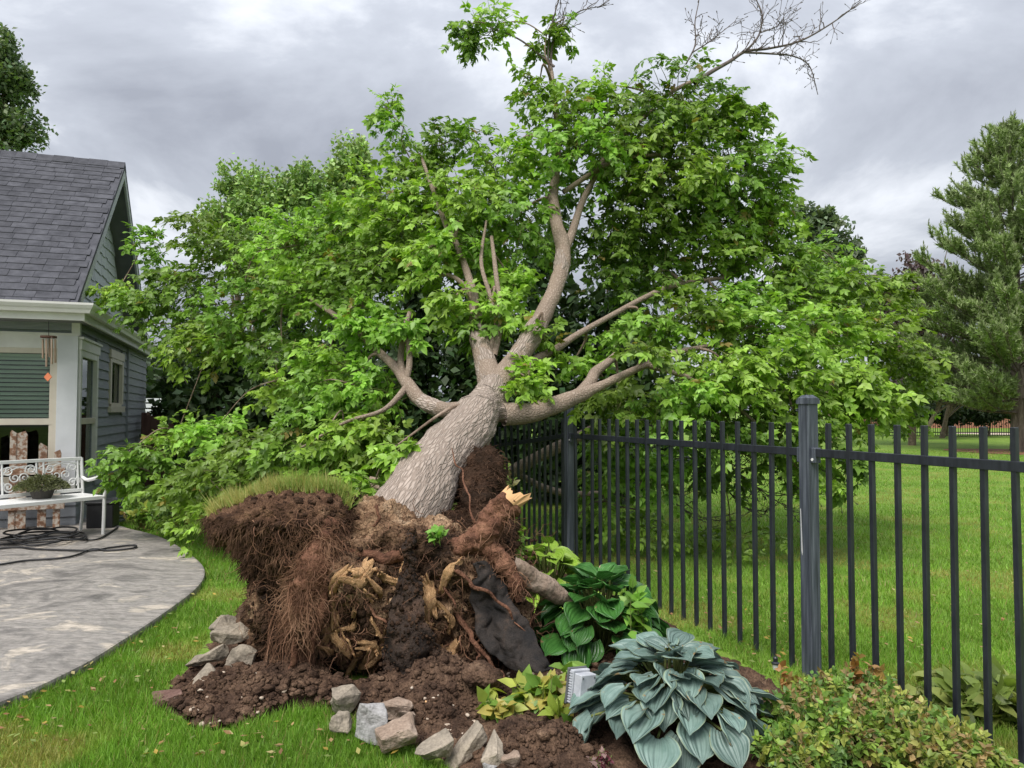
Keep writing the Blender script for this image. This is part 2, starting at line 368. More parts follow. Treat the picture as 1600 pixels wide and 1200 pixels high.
M['rust'] = pmat('peeling_rust', [(0.38, (0.14, 0.075, 0.045)), (0.48, (0.24, 0.14, 0.09)), (0.54, (0.36, 0.31, 0.26)), (0.7, (0.46, 0.43, 0.38))], scale=18, rough=0.85, bump=0.5, bscale=40, bdist=0.006, rand=0.1)
M['rubber'] = pmat('black_rubber', [(0.3, (0.010, 0.010, 0.011)), (0.7, (0.022, 0.022, 0.024))], scale=8, rough=0.5, spec=0.4)
M['zinc'] = pmat('galvanised_tub', [(0.3, (0.07, 0.08, 0.085)), (0.7, (0.14, 0.15, 0.155))], scale=7, rough=0.5, metal=0.4)
M['pot'] = pmat('dull_pot', [(0.3, (0.055, 0.05, 0.045)), (0.7, (0.11, 0.10, 0.09))], scale=8, rough=0.8)
M['copper'] = pmat('copper_tube', [(0.3, (0.36, 0.24, 0.18)), (0.7, (0.52, 0.38, 0.30))], scale=6, rough=0.35, metal=0.7)
M['darkwood'] = pmat('dark_wood', [(0.3, (0.05, 0.022, 0.015)), (0.7, (0.10, 0.05, 0.03))], scale=9, rough=0.7)
M['orange'] = pmat('orange_sail', [(0.3, (0.55, 0.15, 0.07)), (0.7, (0.68, 0.24, 0.12))], scale=8, rough=0.5)
M['brownfence'] = pmat('brown_fence', [(0.3, (0.085, 0.045, 0.035)), (0.7, (0.17, 0.095, 0.075))], scale=6, rough=0.85, stretch=(3, 3, 0.4), rand=0.15, bump=0.3, bscale=30)
M['whitefence'] = pmat('white_fence', [(0.3, (0.6, 0.62, 0.66)), (0.7, (0.72, 0.74, 0.78))], scale=4, rough=0.5)
M['stone_grey'] = pmat('grey_stone', [(0.28, (0.153, 0.133, 0.106)), (0.5, (0.271, 0.232, 0.184)), (0.72, (0.379, 0.321, 0.252))], scale=9, rough=0.9, bump=0.7, bscale=30, bdist=0.02, spec=0.2, fine=0.2, fscale=90)
M['stone_tan'] = pmat('tan_stone', [(0.28, (0.166, 0.119, 0.087)), (0.5, (0.279, 0.209, 0.162)), (0.72, (0.363, 0.288, 0.232))], scale=9, rough=0.9, bump=0.7, bscale=30, bdist=0.02, spec=0.2, fine=0.2, fscale=90)
M['stone_pale'] = pmat('pale_stone', [(0.25, (0.115, 0.101, 0.089)), (0.45, (0.274, 0.266, 0.263)), (0.72, (0.374, 0.367, 0.363))], scale=12, rough=0.9, bump=0.9, bscale=25, bdist=0.02, spec=0.2, fine=0.2, fscale=90)
M['stone_red'] = pmat('red_stone', [(0.28, (0.086, 0.047, 0.037)), (0.5, (0.158, 0.094, 0.078)), (0.72, (0.238, 0.158, 0.133))], scale=9, rough=0.9, bump=0.8, bscale=30, bdist=0.02, spec=0.2, fine=0.2, fscale=90)
M['pebble'] = pmat('pebble', [(0.3, (0.30, 0.22, 0.16)), (0.7, (0.55, 0.47, 0.38))], scale=18, rough=0.8)
M['pvc'] = pmat('grey_box', [(0.3, (0.34, 0.355, 0.39)), (0.6, (0.45, 0.465, 0.50)), (0.75, (0.62, 0.62, 0.63))], scale=22, rough=0.55)
M['pvcdark'] = pmat('dark_plate', [(0.3, (0.07, 0.075, 0.08)), (0.7, (0.13, 0.135, 0.14))], scale=12, rough=0.6)
M['brick'] = pmat('brick_wall', [(0.3, (0.30, 0.13, 0.085)), (0.7, (0.42, 0.20, 0.14))], scale=8, rough=0.9)
M['mulch'] = pmat('red_mulch', [(0.3, (0.15, 0.06, 0.04)), (0.7, (0.30, 0.14, 0.09))], scale=12, rough=0.95)
M['pinebark'] = pmat('pine_bark', [(0.3, (0.07, 0.055, 0.045)), (0.55, (0.17, 0.14, 0.115)), (0.75, (0.28, 0.23, 0.19))], scale=3.2, rough=0.95, stretch=(2.2, 2.2, 0.5), bump=1.0, bscale=8, bdist=0.06)
M['fallen_leaf'] = leafmat('fallen_leaf', rough=0.6, trans=0.15)
def hostamat(name, c_dark, c_mid, c_edge, rough):
    m = bpy.data.materials.new(name); m.use_nodes = True
    t = m.node_tree; N = t.nodes.new; L = t.links.new
    b = t.nodes['Principled BSDF']; out = t.nodes['Material Output']
    b.inputs['Roughness'].default_value = rough; b.inputs['Specular IOR Level'].default_value = 0.45
    tcn = N('ShaderNodeTexCoord'); sp = N('ShaderNodeSeparateXYZ'); L(tcn.outputs['UV'], sp.inputs[0])
    # parallel veins follow the leaf's own cross coordinate
    mu = N('ShaderNodeMath'); mu.operation = 'MULTIPLY'; mu.inputs[1].default_value = 2 * math.pi * 8.5; L(sp.outputs['X'], mu.inputs[0])
    sn = N('ShaderNodeMath'); sn.operation = 'COSINE'; L(mu.outputs[0], sn.inputs[0])
    nz = N('ShaderNodeTexNoise'); nz.inputs['Scale'].default_value = 14; nz.inputs['Detail'].default_value = 5; L(tcn.outputs['Object'], nz.inputs['Vector'])
    oi = N('ShaderNodeObjectInfo')
    rp = N('ShaderNodeValToRGB'); rp.color_ramp.elements[0].position = 0.3; rp.color_ramp.elements[0].color = ncol(*c_dark)
    rp.color_ramp.elements[1].position = 0.72; rp.color_ramp.elements[1].color = ncol(*c_mid); L(nz.outputs['Fac'], rp.inputs[0])
    ab = N('ShaderNodeMath'); ab.operation = 'SUBTRACT'; ab.inputs[1].default_value = 0.5; L(sp.outputs['X'], ab.inputs[0])
    ab2 = N('ShaderNodeMath'); ab2.operation = 'ABSOLUTE'; L(ab.outputs[0], ab2.inputs[0])
    ed = N('ShaderNodeMapRange'); ed.inputs[1].default_value = 0.455; ed.inputs[2].default_value = 0.5; L(ab2.outputs[0], ed.inputs[0])
    mxc = N('ShaderNodeMix'); mxc.data_type = 'RGBA'; L(ed.outputs[0], mxc.inputs[0]); L(rp.outputs[0], mxc.inputs[6]); mxc.inputs[7].default_value = ncol(*c_edge)
    nb = N('ShaderNodeTexNoise'); nb.inputs['Scale'].default_value = 22; nb.inputs['Detail'].default_value = 3
    ob = N('ShaderNodeVectorMath'); ob.operation = 'MULTIPLY_ADD'; ob.inputs[1].default_value = (31, 17, 7); L(oi.outputs['Random'], ob.inputs[0]); L(tcn.outputs['Object'], ob.inputs[2]); L(ob.outputs[0], nb.inputs['Vector'])
    eb2 = N('ShaderNodeMath'); eb2.operation = 'MULTIPLY_ADD'; eb2.inputs[1].default_value = 0.55; L(ab2.outputs[0], eb2.inputs[0]); L(nb.outputs['Fac'], eb2.inputs[2])
    em = N('ShaderNodeMapRange'); em.inputs[1].default_value = 0.885; em.inputs[2].default_value = 0.93; L(eb2.outputs[0], em.inputs[0])
    mxb = N('ShaderNodeMix'); mxb.data_type = 'RGBA'; L(em.outputs[0], mxb.inputs[0]); L(mxc.outputs[2], mxb.inputs[6]); mxb.inputs[7].default_value = (0.26, 0.18, 0.085, 1); mxc = mxb
    mr = N('ShaderNodeMapRange'); mr.inputs[3].default_value = 0.68; mr.inputs[4].default_value = 1.28; L(oi.outputs['Random'], mr.inputs[0])
    vs = N('ShaderNodeVectorMath'); vs.operation = 'SCALE'; L(mxc.outputs[2], vs.inputs[0]); L(mr.outputs[0], vs.inputs['Scale'])
    L(vs.outputs[0], b.inputs['Base Color'])
    bp = N('ShaderNodeBump'); bp.inputs['Strength'].default_value = 0.55; bp.inputs['Distance'].default_value = 0.004; L(sn.outputs[0], bp.inputs['Height']); L(bp.outputs[0], b.inputs['Normal'])
    tr = N('ShaderNodeBsdfTranslucent'); L(vs.outputs[0], tr.inputs['Color'])
    ms = N('ShaderNodeMixShader'); ms.inputs[0].default_value = 0.15; L(b.outputs[0], ms.inputs[1]); L(tr.outputs[0], ms.inputs[2]); L(ms.outputs[0], out.inputs['Surface'])
    return m
M['hosta_blue'] = hostamat('blue_hosta', (0.105, 0.178, 0.152), (0.205, 0.29, 0.258), (0.26, 0.32, 0.20), 0.42)
M['hosta_green'] = hostamat('green_hosta', (0.030, 0.115, 0.022), (0.07, 0.20, 0.04), (0.08, 0.22, 0.045), 0.32)
M['hosta_lime'] = hostamat('lime_hosta', (0.19, 0.34, 0.035), (0.30, 0.46, 0.06), (0.34, 0.48, 0.08), 0.4)
# ------------------------------------------------------------------ ground
lawn_me = np_mesh('lawn', [(-300, -60, 0), (300, -60, 0), (300, 600, 0), (-300, 600, 0)], [[0, 1, 2, 3]])
tag(obj('lawn', lawn_me, M['lawn']), 'green mown lawn', kind='structure')

# patio slab with a curved edge
PATIO_PX = [(205, 826), (235, 833), (262, 843), (290, 860), (311, 876), (320, 889), (318, 904), (303, 922), (272, 946), (230, 975), (185, 1004), (140, 1032), (95, 1055), (50, 1076), (0, 1096), (-120, 1140)]
pe = catmull([tuple(gnd(*p, 0.05))[:2] for p in PATIO_PX], 60)
PATIO = [tuple(p) for p in pe] + [(-9.5, 2.5), (-9.5, 9.5), (-6.0, 9.6), (-5.2, 9.3)]
mb = MB()
mb.prism([(x, y, -0.05) for x, y in PATIO], (0, 0, 0.10))
me = mb.mesh('patio')
bm = bmesh.new(); bm.from_mesh(me)
edg = [e_ for e_ in bm.edges if all(v.co.z > 0 for v in e_.verts)]
bmesh.ops.bevel(bm, geom=edg, offset=0.018, segments=2, affect='EDGES', profile=0.6)
bm.to_mesh(me); bm.free()
tag(obj('patio', me, M['patio']), 'grey stamped concrete patio', kind='structure')

# planting bed: a rough heightfield of earth
BED_PX = [(246, 1102), (262, 1075), (296, 1040), (335, 985), (395, 945), (470, 900), (520, 850), (560, 810), (640, 782), (760, 775), (800, 800)]
P2F, P1F = Vector((0.508, 6.57, 0)), Vector((1.579, 3.93, 0))
FDIR = (P1F - P2F).normalized()
BED = [tuple(gnd(*p))[:2] for p in BED_PX] + [(-0.05, 7.2), (P2F.x - 0.05, P2F.y), (P1F.x - 0.36, P1F.y + 0.4), (P1F.x - 0.16, P1F.y - 0.25), (P1F.x - 0.04 + FDIR.x * 0.6, P1F.y + FDIR.y * 0.6), (P1F.x - 0.02 + FDIR.x * 2.4, P1F.y + FDIR.y * 2.4)] + \
      [(1.2, 1.9), (0.3, 2.2)] + [tuple(gnd(*p))[:2] for p in [(860, 1290), (720, 1225), (640, 1172), (560, 1128), (500, 1108), (452, 1112), (400, 1130), (345, 1146), (300, 1142)]]
def bed_height(X, Y):
    P = np.stack([X, Y, 0 * X], -1)
    h = 0.035 + 0.05 * fbm(P * 2.2, 3, 5) + 0.028 * fbm(P * 9, 3, 9) + 0.020 * fbm(P * 30, 3, 21)
    def bump(cx, cy, rx, ry, a):
        return a * np.exp(-(((X - cx) / rx) ** 2 + ((Y - cy) / ry) ** 2))
    c = gnd(420, 1085); h = h + bump(c.x, c.y, 0.30, 0.22, 0.13)
    c = gnd(690, 1085); h = h + bump(c.x, c.y, 0.25, 0.25, 0.11)
    c = gnd(840, 1185); h = h + bump(c.x, c.y, 0.16, 0.14, 0.10)
    c = gnd(585, 1045); h = h - bump(c.x, c.y, 0.22, 0.20, 0.22)
    return h
nx, ny = 360, 370
gx = np.linspace(-2.0, 3.4, nx); gy = np.linspace(1.8, 7.3, ny)
GX, GY = np.meshgrid(gx, gy); X = GX.ravel(); Y = GY.ravel()
ins = inpoly(X, Y, BED)
# distance to the outline, for tapering under the grass
bp = np.array(BED); dmin = np.full(len(X), 9.0)
for i in range(len(bp)):
    a, b_ = bp[i], bp[(i + 1) % len(bp)]; ab = b_ - a
    t = np.clip(((X - a[0]) * ab[0] + (Y - a[1]) * ab[1]) / (ab @ ab + 1e-9), 0, 1)
    dmin = np.minimum(dmin, np.hypot(X - a[0] - t * ab[0], Y - a[1] - t * ab[1]))
sd_ = np.where(ins, dmin, -dmin)
edge_n = 0.05 * fbm(np.stack([X, Y, 0 * X], -1) * 5, 3, 44)
tp = np.clip((sd_ + edge_n) / 0.12 + 0.25, 0, 1)
Z = np.maximum(bed_height(X, Y), 0.010 - 0.25 * np.exp(-(((X - gnd(585, 1045).x) / 0.25) ** 2 + ((Y - gnd(585, 1045).y) / 0.22) ** 2))) * tp - 0.03 * (1 - tp)
keep = (sd_ > -0.16)
idx = np.arange(nx * ny).reshape(ny, nx)
q = np.stack([idx[:-1, :-1], idx[:-1, 1:], idx[1:, 1:], idx[1:, :-1]], -1).reshape(-1, 4)
q = q[keep[q].all(1)]
used = np.unique(q); rm = np.full(nx * ny, -1); rm[used] = np.arange(len(used))
soil_me = np_mesh('soil_bed', np.stack([X, Y, Z], -1)[used], rm[q], smooth=True)
soil_bed = tag(obj('soil_bed', soil_me, M['soil']), 'disturbed brown earth of the planting bed', kind='structure')
def soil_z(x, y):
    return max(0.008, float(bed_height(np.array([x]), np.array([y]))[0]))

# clods and crumbs of loose earth over the bed
def lump_template(seed, sub=1, amp=0.35):
    bm = bmesh.new(); bmesh.ops.create_icosphere(bm, subdivisions=sub, radius=1.0)
    V = np.array([v.co[:] for v in bm.verts]); Fc = np.array([[v.index for v in f.verts] for f in bm.faces]); bm.free()
    V = V * (1 + amp * fbm(V * 1.3, 2, seed))[:, None]
    return V, Fc
def scatter(name, pts, sizes, mat, parent=None, seed=1, flat=0.75, sub=1, ntemp=5, kind='stuff', label=None, world=True, smooth=False):
    rng = np.random.default_rng(seed); Vs = []; Fs = []; n = 0
    T = [lump_template(seed * 7 + k, sub) for k in range(ntemp)]
    for p, s in zip(pts, sizes):
        V, Fc = T[rng.integers(ntemp)]
        R = np.array(Euler(rng.uniform(0, 6.28, 3)).to_matrix())
        W_ = (V * rng.uniform(0.7, 1.3, 3)) @ R.T * s; W_[:, 2] *= flat
        Vs.append(W_ + np.asarray(p)); Fs.append(Fc + n); n += len(V)
    o = obj(name, np_mesh(name, np.vstack(Vs), np.vstack(Fs), smooth=smooth), mat, parent)
    tag(o, label, kind=kind); return o
def soil_points(n, regions, rng):
    out = []
    for (px, py, rx, ry, w) in regions:
        k = int(n * w)
        for _ in range(k):
            a, r = rng.uniform(0, 6.28), math.sqrt(rng.uniform(0, 1))
            g = gnd(px + rx * r * math.cos(a), py + ry * r * math.sin(a))
            out.append((g.x, g.y, soil_z(g.x, g.y)))
    pts = np.array(out); k = inpoly(pts[:, 0], pts[:, 1], BED); return pts[k]
rng = np.random.default_rng(3)
pts = soil_points(9000, [(420, 1090, 130, 55, 0.35), (690, 1100, 130, 70, 0.3), (830, 1170, 120, 45, 0.15), (330, 1100, 80, 40, 0.1), (900, 1060, 120, 60, 0.1)], rng)
sz = np.clip(0.0075 * np.exp(rng.normal(0, 0.62, len(pts))), 0.003, 0.034)
scatter('soil_clods', pts, sz, M['soil'], seed=4, label='loose crumbs of brown earth round the roots')
pts = soil_points(170, [(660, 1150, 90, 40, 0.35), (820, 1060, 70, 35, 0.4), (360, 1110, 90, 40, 0.25)], rng)
pts[:, 2] += 0.004
scatter('pebbles', pts, np.clip(0.0085 * np.exp(rng.normal(0, 0.35, len(pts))), 0.004, 0.018), M['pebble'], seed=9, sub=2, smooth=True, label='small tan pebbles in the bed')

# ------------------------------------------------------------------ grass blades
HOUSE_POLY = [(-12, 6.4), (-5.0, 8.6), (-7.2, 15), (-14, 13)]
def grass(n, x0, x1, y0, y1, test, h, w, seed, base=(0.155, 0.30, 0.032)):
    rng = np.random.default_rng(seed)
    # blade density falls off with distance from the viewpoint
    u = rng.uniform(0, 1, n); p = 1.1
    y = (y0 ** (1 - p) + u * (y1 ** (1 - p) - y0 ** (1 - p))) ** (1 / (1 - p))
    x = x0 * y + rng.uniform(0, 1, n) * (x1 - x0) * y
    k = test(x, y); x, y = x[k], y[k]; n = len(x)
    pn = np.stack([x, y, 0 * x], -1)
    patch = fbm(pn * 1.6, 3, 71); fine_ = fbm(pn * 9, 2, 77)
    dry = np.clip((patch - 0.28) * 2.2 + 0.4 * fine_, 0, 1)
    hh = h * (0.65 + 0.6 * rng.random(n)) * (1 + 0.25 * fine_) * (1 - 0.35 * dry)
    ww = w * (0.7 + 0.6 * rng.random(n)) * (1 + y * 0.12)
    a = rng.uniform(0, 2 * math.pi, n); lean = hh * rng.uniform(0.15, 0.9, n); la = rng.uniform(0, 2 * math.pi, n)
    dx, dy = np.cos(a) * ww / 2, np.sin(a) * ww / 2
    V = np.zeros((n, 3, 3))
    V[:, 0] = np.stack([x - dx, y - dy, 0 * x - 0.004], -1); V[:, 1] = np.stack([x + dx, y + dy, 0 * x - 0.004], -1)
    V[:, 2] = np.stack([x + lean * np.cos(la), y + lean * np.sin(la), hh], -1)
    c = np.array(base)[None] * (0.65 + 0.75 * rng.random(n))[:, None] * (1 + 0.25 * patch)[:, None]
    c = c * (1 - dry[:, None]) + np.array((0.30, 0.30, 0.075)) * dry[:, None] * (0.7 + 0.5 * rng.random(n))[:, None]
    straw = rng.random(n) < 0.05; c[straw] = np.array((0.34, 0.28, 0.11)) * (0.6 + 0.5 * rng.random(straw.sum()))[:, None]
    return V.reshape(-1, 3), np.arange(3 * n).reshape(-1, 3), np.repeat(c, 3, 0)
FN = Vector((-FDIR.y, FDIR.x, 0))
if FN.x < 0: FN = -FN
def left_test(x, y):
    return ~inpoly(x, y, BED) & ~inpoly(x, y, PATIO) & ~inpoly(x, y, HOUSE_POLY) & (((x - P2F.x) * FN.x + (y - P2F.y) * FN.y) < -0.45)
def right_test(x, y):
    return ~inpoly(x, y, BED) & (((x - P2F.x) * FN.x + (y - P2F.y) * FN.y) > -0.45)
V, Fc, c = grass(200000, -0.8, 0.10, 2.6, 11.0, left_test, 0.046, 0.0036, 31)
tag(obj('lawn_grass', np_mesh('lawn_grass', V, Fc, c), M['grass']), 'short green grass of the near lawn', 'grass', kind='stuff')
V, Fc, c = grass(300000, -0.05, 1.05, 2.4, 26.0, right_test, 0.044, 0.0038, 32, base=(0.18, 0.325, 0.04))
tag(obj('lawn_grass', np_mesh('lawn_grass', V, Fc, c), M['grass']), 'short green grass of the lawn beyond the fence', 'grass', kind='stuff')

# fallen leaves on the grass and patio edge
def fallen_leaves():
    rng = np.random.default_rng(8); P = []
    for px, py, rx, ry, n in [(250, 1020, 240, 90, 190), (330, 880, 60, 60, 60), (60, 1130, 100, 60, 50), (420, 1170, 200, 30, 60), (1350, 900, 250, 150, 240), (1150, 1000, 80, 60, 70), (1450, 800, 160, 80, 60), (1010, 950, 60, 80, 50), (240, 845, 60, 18, 40)]:
        for _ in range(n):
            g = gnd(px + rx * rng.uniform(-1, 1), py + ry * rng.uniform(-1, 1))
            if -9 < g.x < 9 and g.y < 20: P.append((g.x, g.y))
    P = np.array(P); k = ~inpoly(P[:, 0], P[:, 1], BED) & ~inpoly(P[:, 0], P[:, 1], PATIO); P = P[k]
    Vs = []; Fs = []; Cs = []
    pal = [(0.36, 0.25, 0.05), (0.28, 0.26, 0.08), (0.25, 0.13, 0.06), (0.32, 0.27, 0.12), (0.18, 0.24, 0.06), (0.30, 0.20, 0.09)]
    for i, (x, y) in enumerate(P):
        s = rng.uniform(0.009, 0.022); a = rng.uniform(0, 6.28); tl = rng.uniform(-0.5, 0.5)
        pts = np.array([(-1, 0, 0), (-0.1, 0.5, 0.12), (1, 0, 0.1), (-0.1, -0.5, 0.12), (0.1, 0, -0.05)]) * s
        R = np.array(Euler((tl, tl * 0.7, a)).to_matrix()); pts = pts @ R.T + (x, y, 0.035 + 0.012 * rng.random())
        b = len(Vs) * 5; Vs.append(pts); Fs += [(b, b + 4, b + 1), (b + 1, b + 4, b + 2), (b + 2, b + 4, b + 3), (b + 3, b + 4, b)]
        Cs.append(np.tile(np.array(pal[rng.integers(len(pal))]) * rng.uniform(0.7, 1.2), (5, 1)))
    return np_mesh('fallen_leaves', np.vstack(Vs), np.array(Fs), np.vstack(Cs))
tag(obj('fallen_leaves', fallen_leaves(), M['fallen_leaf']), 'small yellow and brown leaves scattered over the grass', kind='stuff')
# ------------------------------------------------------------------ house (local x along the front to the right, y back, z up)
HO = Vector((-5.19, 8.8, 0)); HRZ = math.atan2(0.329, 0.944)
house = empty('house', HO, HRZ)
tag(house, 'grey sided house with dark shingle roof and gable at the left', 'house')
HM = Matrix.Translation(HO) @ Matrix.Rotation(HRZ, 4, 'Z')
def hp(name, mb_, mat, parent=None, **k): return mb_.build(name, mat, parent or house, ws=False, **k)

# wall cores
WT = 0.14
core = MB()
core.box(-5.0, -2.0, 0.03, WT, 0, 2.46); core.box(-2.0, -0.03, 0.03, WT, 0, 0.60); core.box(-2.0, -0.03, 0.03, WT, 2.16, 2.46); core.box(-0.22, -0.03, 0.03, WT, 0.60, 2.16)
hp('front_wall', core, M['siding'])
core = MB()
core.box(-WT, -0.03, WT, 0.16, 0, 2.46); core.box(-WT, -0.03, 0.16, 0.98, 0, 0.62); core.box(-WT, -0.03, 0.16, 0.98, 2.14, 2.46)
core.box(-WT, -0.03, 0.98, 2.06, 0, 2.46); core.box(-WT, -0.03, 2.06, 3.0, 0, 1.48); core.box(-WT, -0.03, 2.06, 3.0, 2.18, 2.46); core.box(-WT, -0.03, 3.0, 5.8, 0, 2.46)
hp('side_wall', core, M['siding'])
core = MB(); core.box(-5.0, -0.2, 5.7, 5.8, 0, 2.46); core.box(-5.0, -4.9, WT, 5.7, 0, 2.46)
hp('rear_wall', core, M['siding'])
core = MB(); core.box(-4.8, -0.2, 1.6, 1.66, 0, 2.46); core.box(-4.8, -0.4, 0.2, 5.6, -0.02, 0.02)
hp('interior_partition', core, M['darkroom'])

# lap siding boards, each its own piece
EXPO = 0.13
def lap_side(v0, v1, z):
    m = MB(); # wedge board on the side wall (faces +x)
    m.prism([(-0.03, v0, z), (0.006, v0, z), (-0.014, v0, z + EXPO + 0.012), (-0.03, v0, z + EXPO + 0.012)], (0, v1 - v0, 0)); return m
def lap_front(u0, u1, z):
    m = MB(); m.prism([(u0, 0.03, z), (u0, -0.006, z), (u0, 0.014, z + EXPO + 0.012), (u0, 0.03, z + EXPO + 0.012)], (u1 - u0, 0, 0)); return m
for k in range(19):
    z = 0.02 + k * EXPO
    zt = z + EXPO
    segs = [(0.0, 5.8)]
    def cut(segs, a, b):
        out = []
        for s0, s1 in segs:
            if b <= s0 or a >= s1: out.append((s0, s1)); continue
            if s0 < a: out.append((s0, a))
            if b < s1: out.append((b, s1))
        return out
    segs = cut(segs, 0.0, 0.005)
    if zt > 0.52 and z < 2.28: segs = cut(segs, 0.04, 1.10)
    if zt > 1.36 and z < 2.30: segs = cut(segs, 1.96, 3.10)
    segs = [s_ for s_ in segs if s_[1] - s_[0] > 0.06]
    segs = [t_ for s_ in segs for t_ in ([s_] if s_[1] <= 3.5 or s_[0] >= 3.5 else [(s_[0], 3.495), (3.505, s_[1])])]
    for s0, s1 in segs: hp('siding_board', lap_side(s0, s1, z), M['siding'])
    fs = [(-3.2, -0.0)]
    if zt > 0.50 and z < 2.30: fs = cut(fs, -2.2, 0.0)
    for s0, s1 in fs: hp('siding_board', lap_front(s0, s1, z), M['siding'])
# corner casing and trims
m = MB(); m.box(-0.22, -0.005, -0.022, 0.03, 0.52, 2.30); hp('corner_casing', m, M['casing'], bevel=0.003)
m = MB(); m.box(-0.075, 0.012, -0.028, 0.05, 2.30, 2.46); hp('corner_board', m, M['white'])
m = MB(); m.box(-2.2, -0.22, -0.020, 0.03, 2.14, 2.30); m.box(-2.25, 0.0, -0.034, 0.03, 2.298, 2.325); hp('window_head', m, M['white'])
m = MB(); m.box(-2.2, -0.005, -0.040, 0.03, 0.48, 0.56); hp('window_sill', m, M['white'])
def window_part(name, frame_boxes, rails, pane, mats=('cream', 'glass')):
    w = MB()
    for b_ in frame_boxes: w.box(*b_)
    wo = hp(name, w, M[mats[0]])
    for r in rails:
        r_ = MB(); r_.box(*r); hp('sash_rail', r_, M['cream'], wo, bevel=0.003)
    for p in pane:
        g_ = MB(); g_.box(*p); hp('pane', g_, M[mats[1]], wo)
    return wo
fw = window_part('front_window', [(-0.265, -0.22, -0.012, 0.09, 0.60, 2.14), (-2.2, -2.15, -0.012, 0.09, 0.60, 2.14), (-2.15, -0.265, -0.012, 0.09, 2.08, 2.14), (-2.15, -0.265, -0.012, 0.09, 0.56, 0.63)],
                 [(-2.15, -0.265, 0.0, 0.075, 1.235, 1.31), (-0.30, -0.265, 0.005, 0.07, 1.31, 2.08), (-0.30, -0.265, 0.005, 0.07, 0.63, 1.235)],
                 [(-2.15, -0.30, 0.040, 0.044, 1.31, 2.08)])
g_ = MB(); g_.box(-2.15, -0.30, 0.040, 0.044, 0.63, 1.235); hp('screen', g_, M['screen'], fw)
# blind: each slat its own piece
bl = MB(); bl.box(-2.12, -0.315, 0.085, 0.105, 2.04, 2.075); blind = hp('blind', bl, M['blind'])
slat = MB(); Ms = Matrix.Rotation(math.radians(40), 4, 'X'); slat.box(-0.9, 0.9, -0.030, 0.030, -0.0015, 0.0015, Ms)
slat_me = slat.mesh('slat'); slat_me.materials.append(M['blind'])
for k in range(30):
    z = 2.02 - k * 0.052
    if z < 0.66: break
    o = obj('slat', slat_me, None, blind, False); o.location = (-1.22, 0.098, z)
sw = window_part('side_window', [(-0.03, 0.018, 0.04, 0.12, 0.60, 2.14), (-0.03, 0.018, 1.0, 1.10, 0.60, 2.14), (-0.03, 0.016, 0.12, 1.0, 0.60, 0.66), (-0.03, 0.016, 0.12, 1.0, 2.06, 2.14), (-0.03, 0.028, 0.02, 1.14, 2.14, 2.26), (-0.03, 0.05, 0.0, 1.17, 2.262, 2.29), (-0.03, 0.04, 0.01, 1.15, 0.545, 0.598)],
                 [(-0.055, 0.006, 0.12, 1.0, 1.235, 1.31)], [(-0.045, -0.041, 0.12, 1.0, 1.31, 2.06), (-0.045, -0.041, 0.12, 1.0, 0.66, 1.235)], ('white', 'glass'))
sm = window_part('small_window', [(-0.03, 0.018, 1.97, 2.09, 1.50, 2.16), (-0.03, 0.018, 2.97, 3.09, 1.50, 2.16), (-0.03, 0.016, 2.09, 2.97, 1.47, 1.52), (-0.03, 0.016, 2.09, 2.97, 2.12, 2.18), (-0.03, 0.026, 1.95, 3.11, 2.18, 2.30), (-0.03, 0.04, 1.93, 3.13, 1.38, 1.47)],
                 [], [(-0.045, -0.041, 2.09, 2.97, 1.52, 2.12)], ('cream', 'glass'))
m = MB(); m.box(-0.03, 0.03, 3.47, 3.53, 0.05, 2.42); hp('wall_batten', m, M['siding'])

# eaves: soffit, fascia, gutter round the corner
GU, GV, GZ = 0.12, -0.40, 2.46
def sweep(path, prof):
    """path [(x,y)], prof [(out,z)] : open sweep with mitre, outward is to the right of travel"""
    m = MB(); n = len(path); k = len(prof); rows = []
    for i in range(n):
        p = Vector(path[i]); d0 = (Vector(path[i]) - Vector(path[i - 1])).normalized() if i else None
        d1 = (Vector(path[i + 1]) - Vector(path[i])).normalized() if i < n - 1 else None
        n0 = Vector((d0.y, -d0.x)) if d0 else None; n1_ = Vector((d1.y, -d1.x)) if d1 else None
        if n0 and n1_:
            nn = (n0 + n1_); nn = nn / (nn.dot(n0))
        else: nn = n0 or n1_
        rows.append([(p.x + nn.x * o, p.y + nn.y * o, z) for o, z in prof])
    b = len(m.v)
    for r in rows: m.v += [Vector(x) for x in r]
    for i in range(n - 1):
        for j in range(k):
            j2 = (j + 1) % k
            m.f.append([b + i * k + j, b + i * k + j2, b + (i + 1) * k + j2, b + (i + 1) * k + j])
    m.f.append([b + j for j in range(k)]); m.f.append([b + (n - 1) * k + j for j in range(k)][::-1])
    return m
path = [(-5.2, GV), (GU, GV), (GU, 6.0)]
hp('fascia_board', sweep(path, [(-0.02, GZ - 0.02), (0.012, GZ - 0.02), (0.012, GZ + 0.15), (-0.02, GZ + 0.15)]), M['white'])
hp('gutter', sweep(path, [(0.014, GZ + 0.06), (0.075, GZ + 0.062), (0.088, GZ + 0.10), (0.10, GZ + 0.115), (0.118, GZ + 0.15), (0.118, GZ + 0.175), (0.10, GZ + 0.175), (0.098, GZ + 0.155), (0.07, GZ + 0.078), (0.016, GZ + 0.076)]), M['gutter'])
m = MB(); m.box(-5.2, GU - 0.02, GV + 0.02, 0.03, GZ - 0.012, GZ); m.box(-0.03, GU - 0.02, 0.03, 6.0, GZ - 0.012, GZ); hp('soffit', m, M['soffit'])

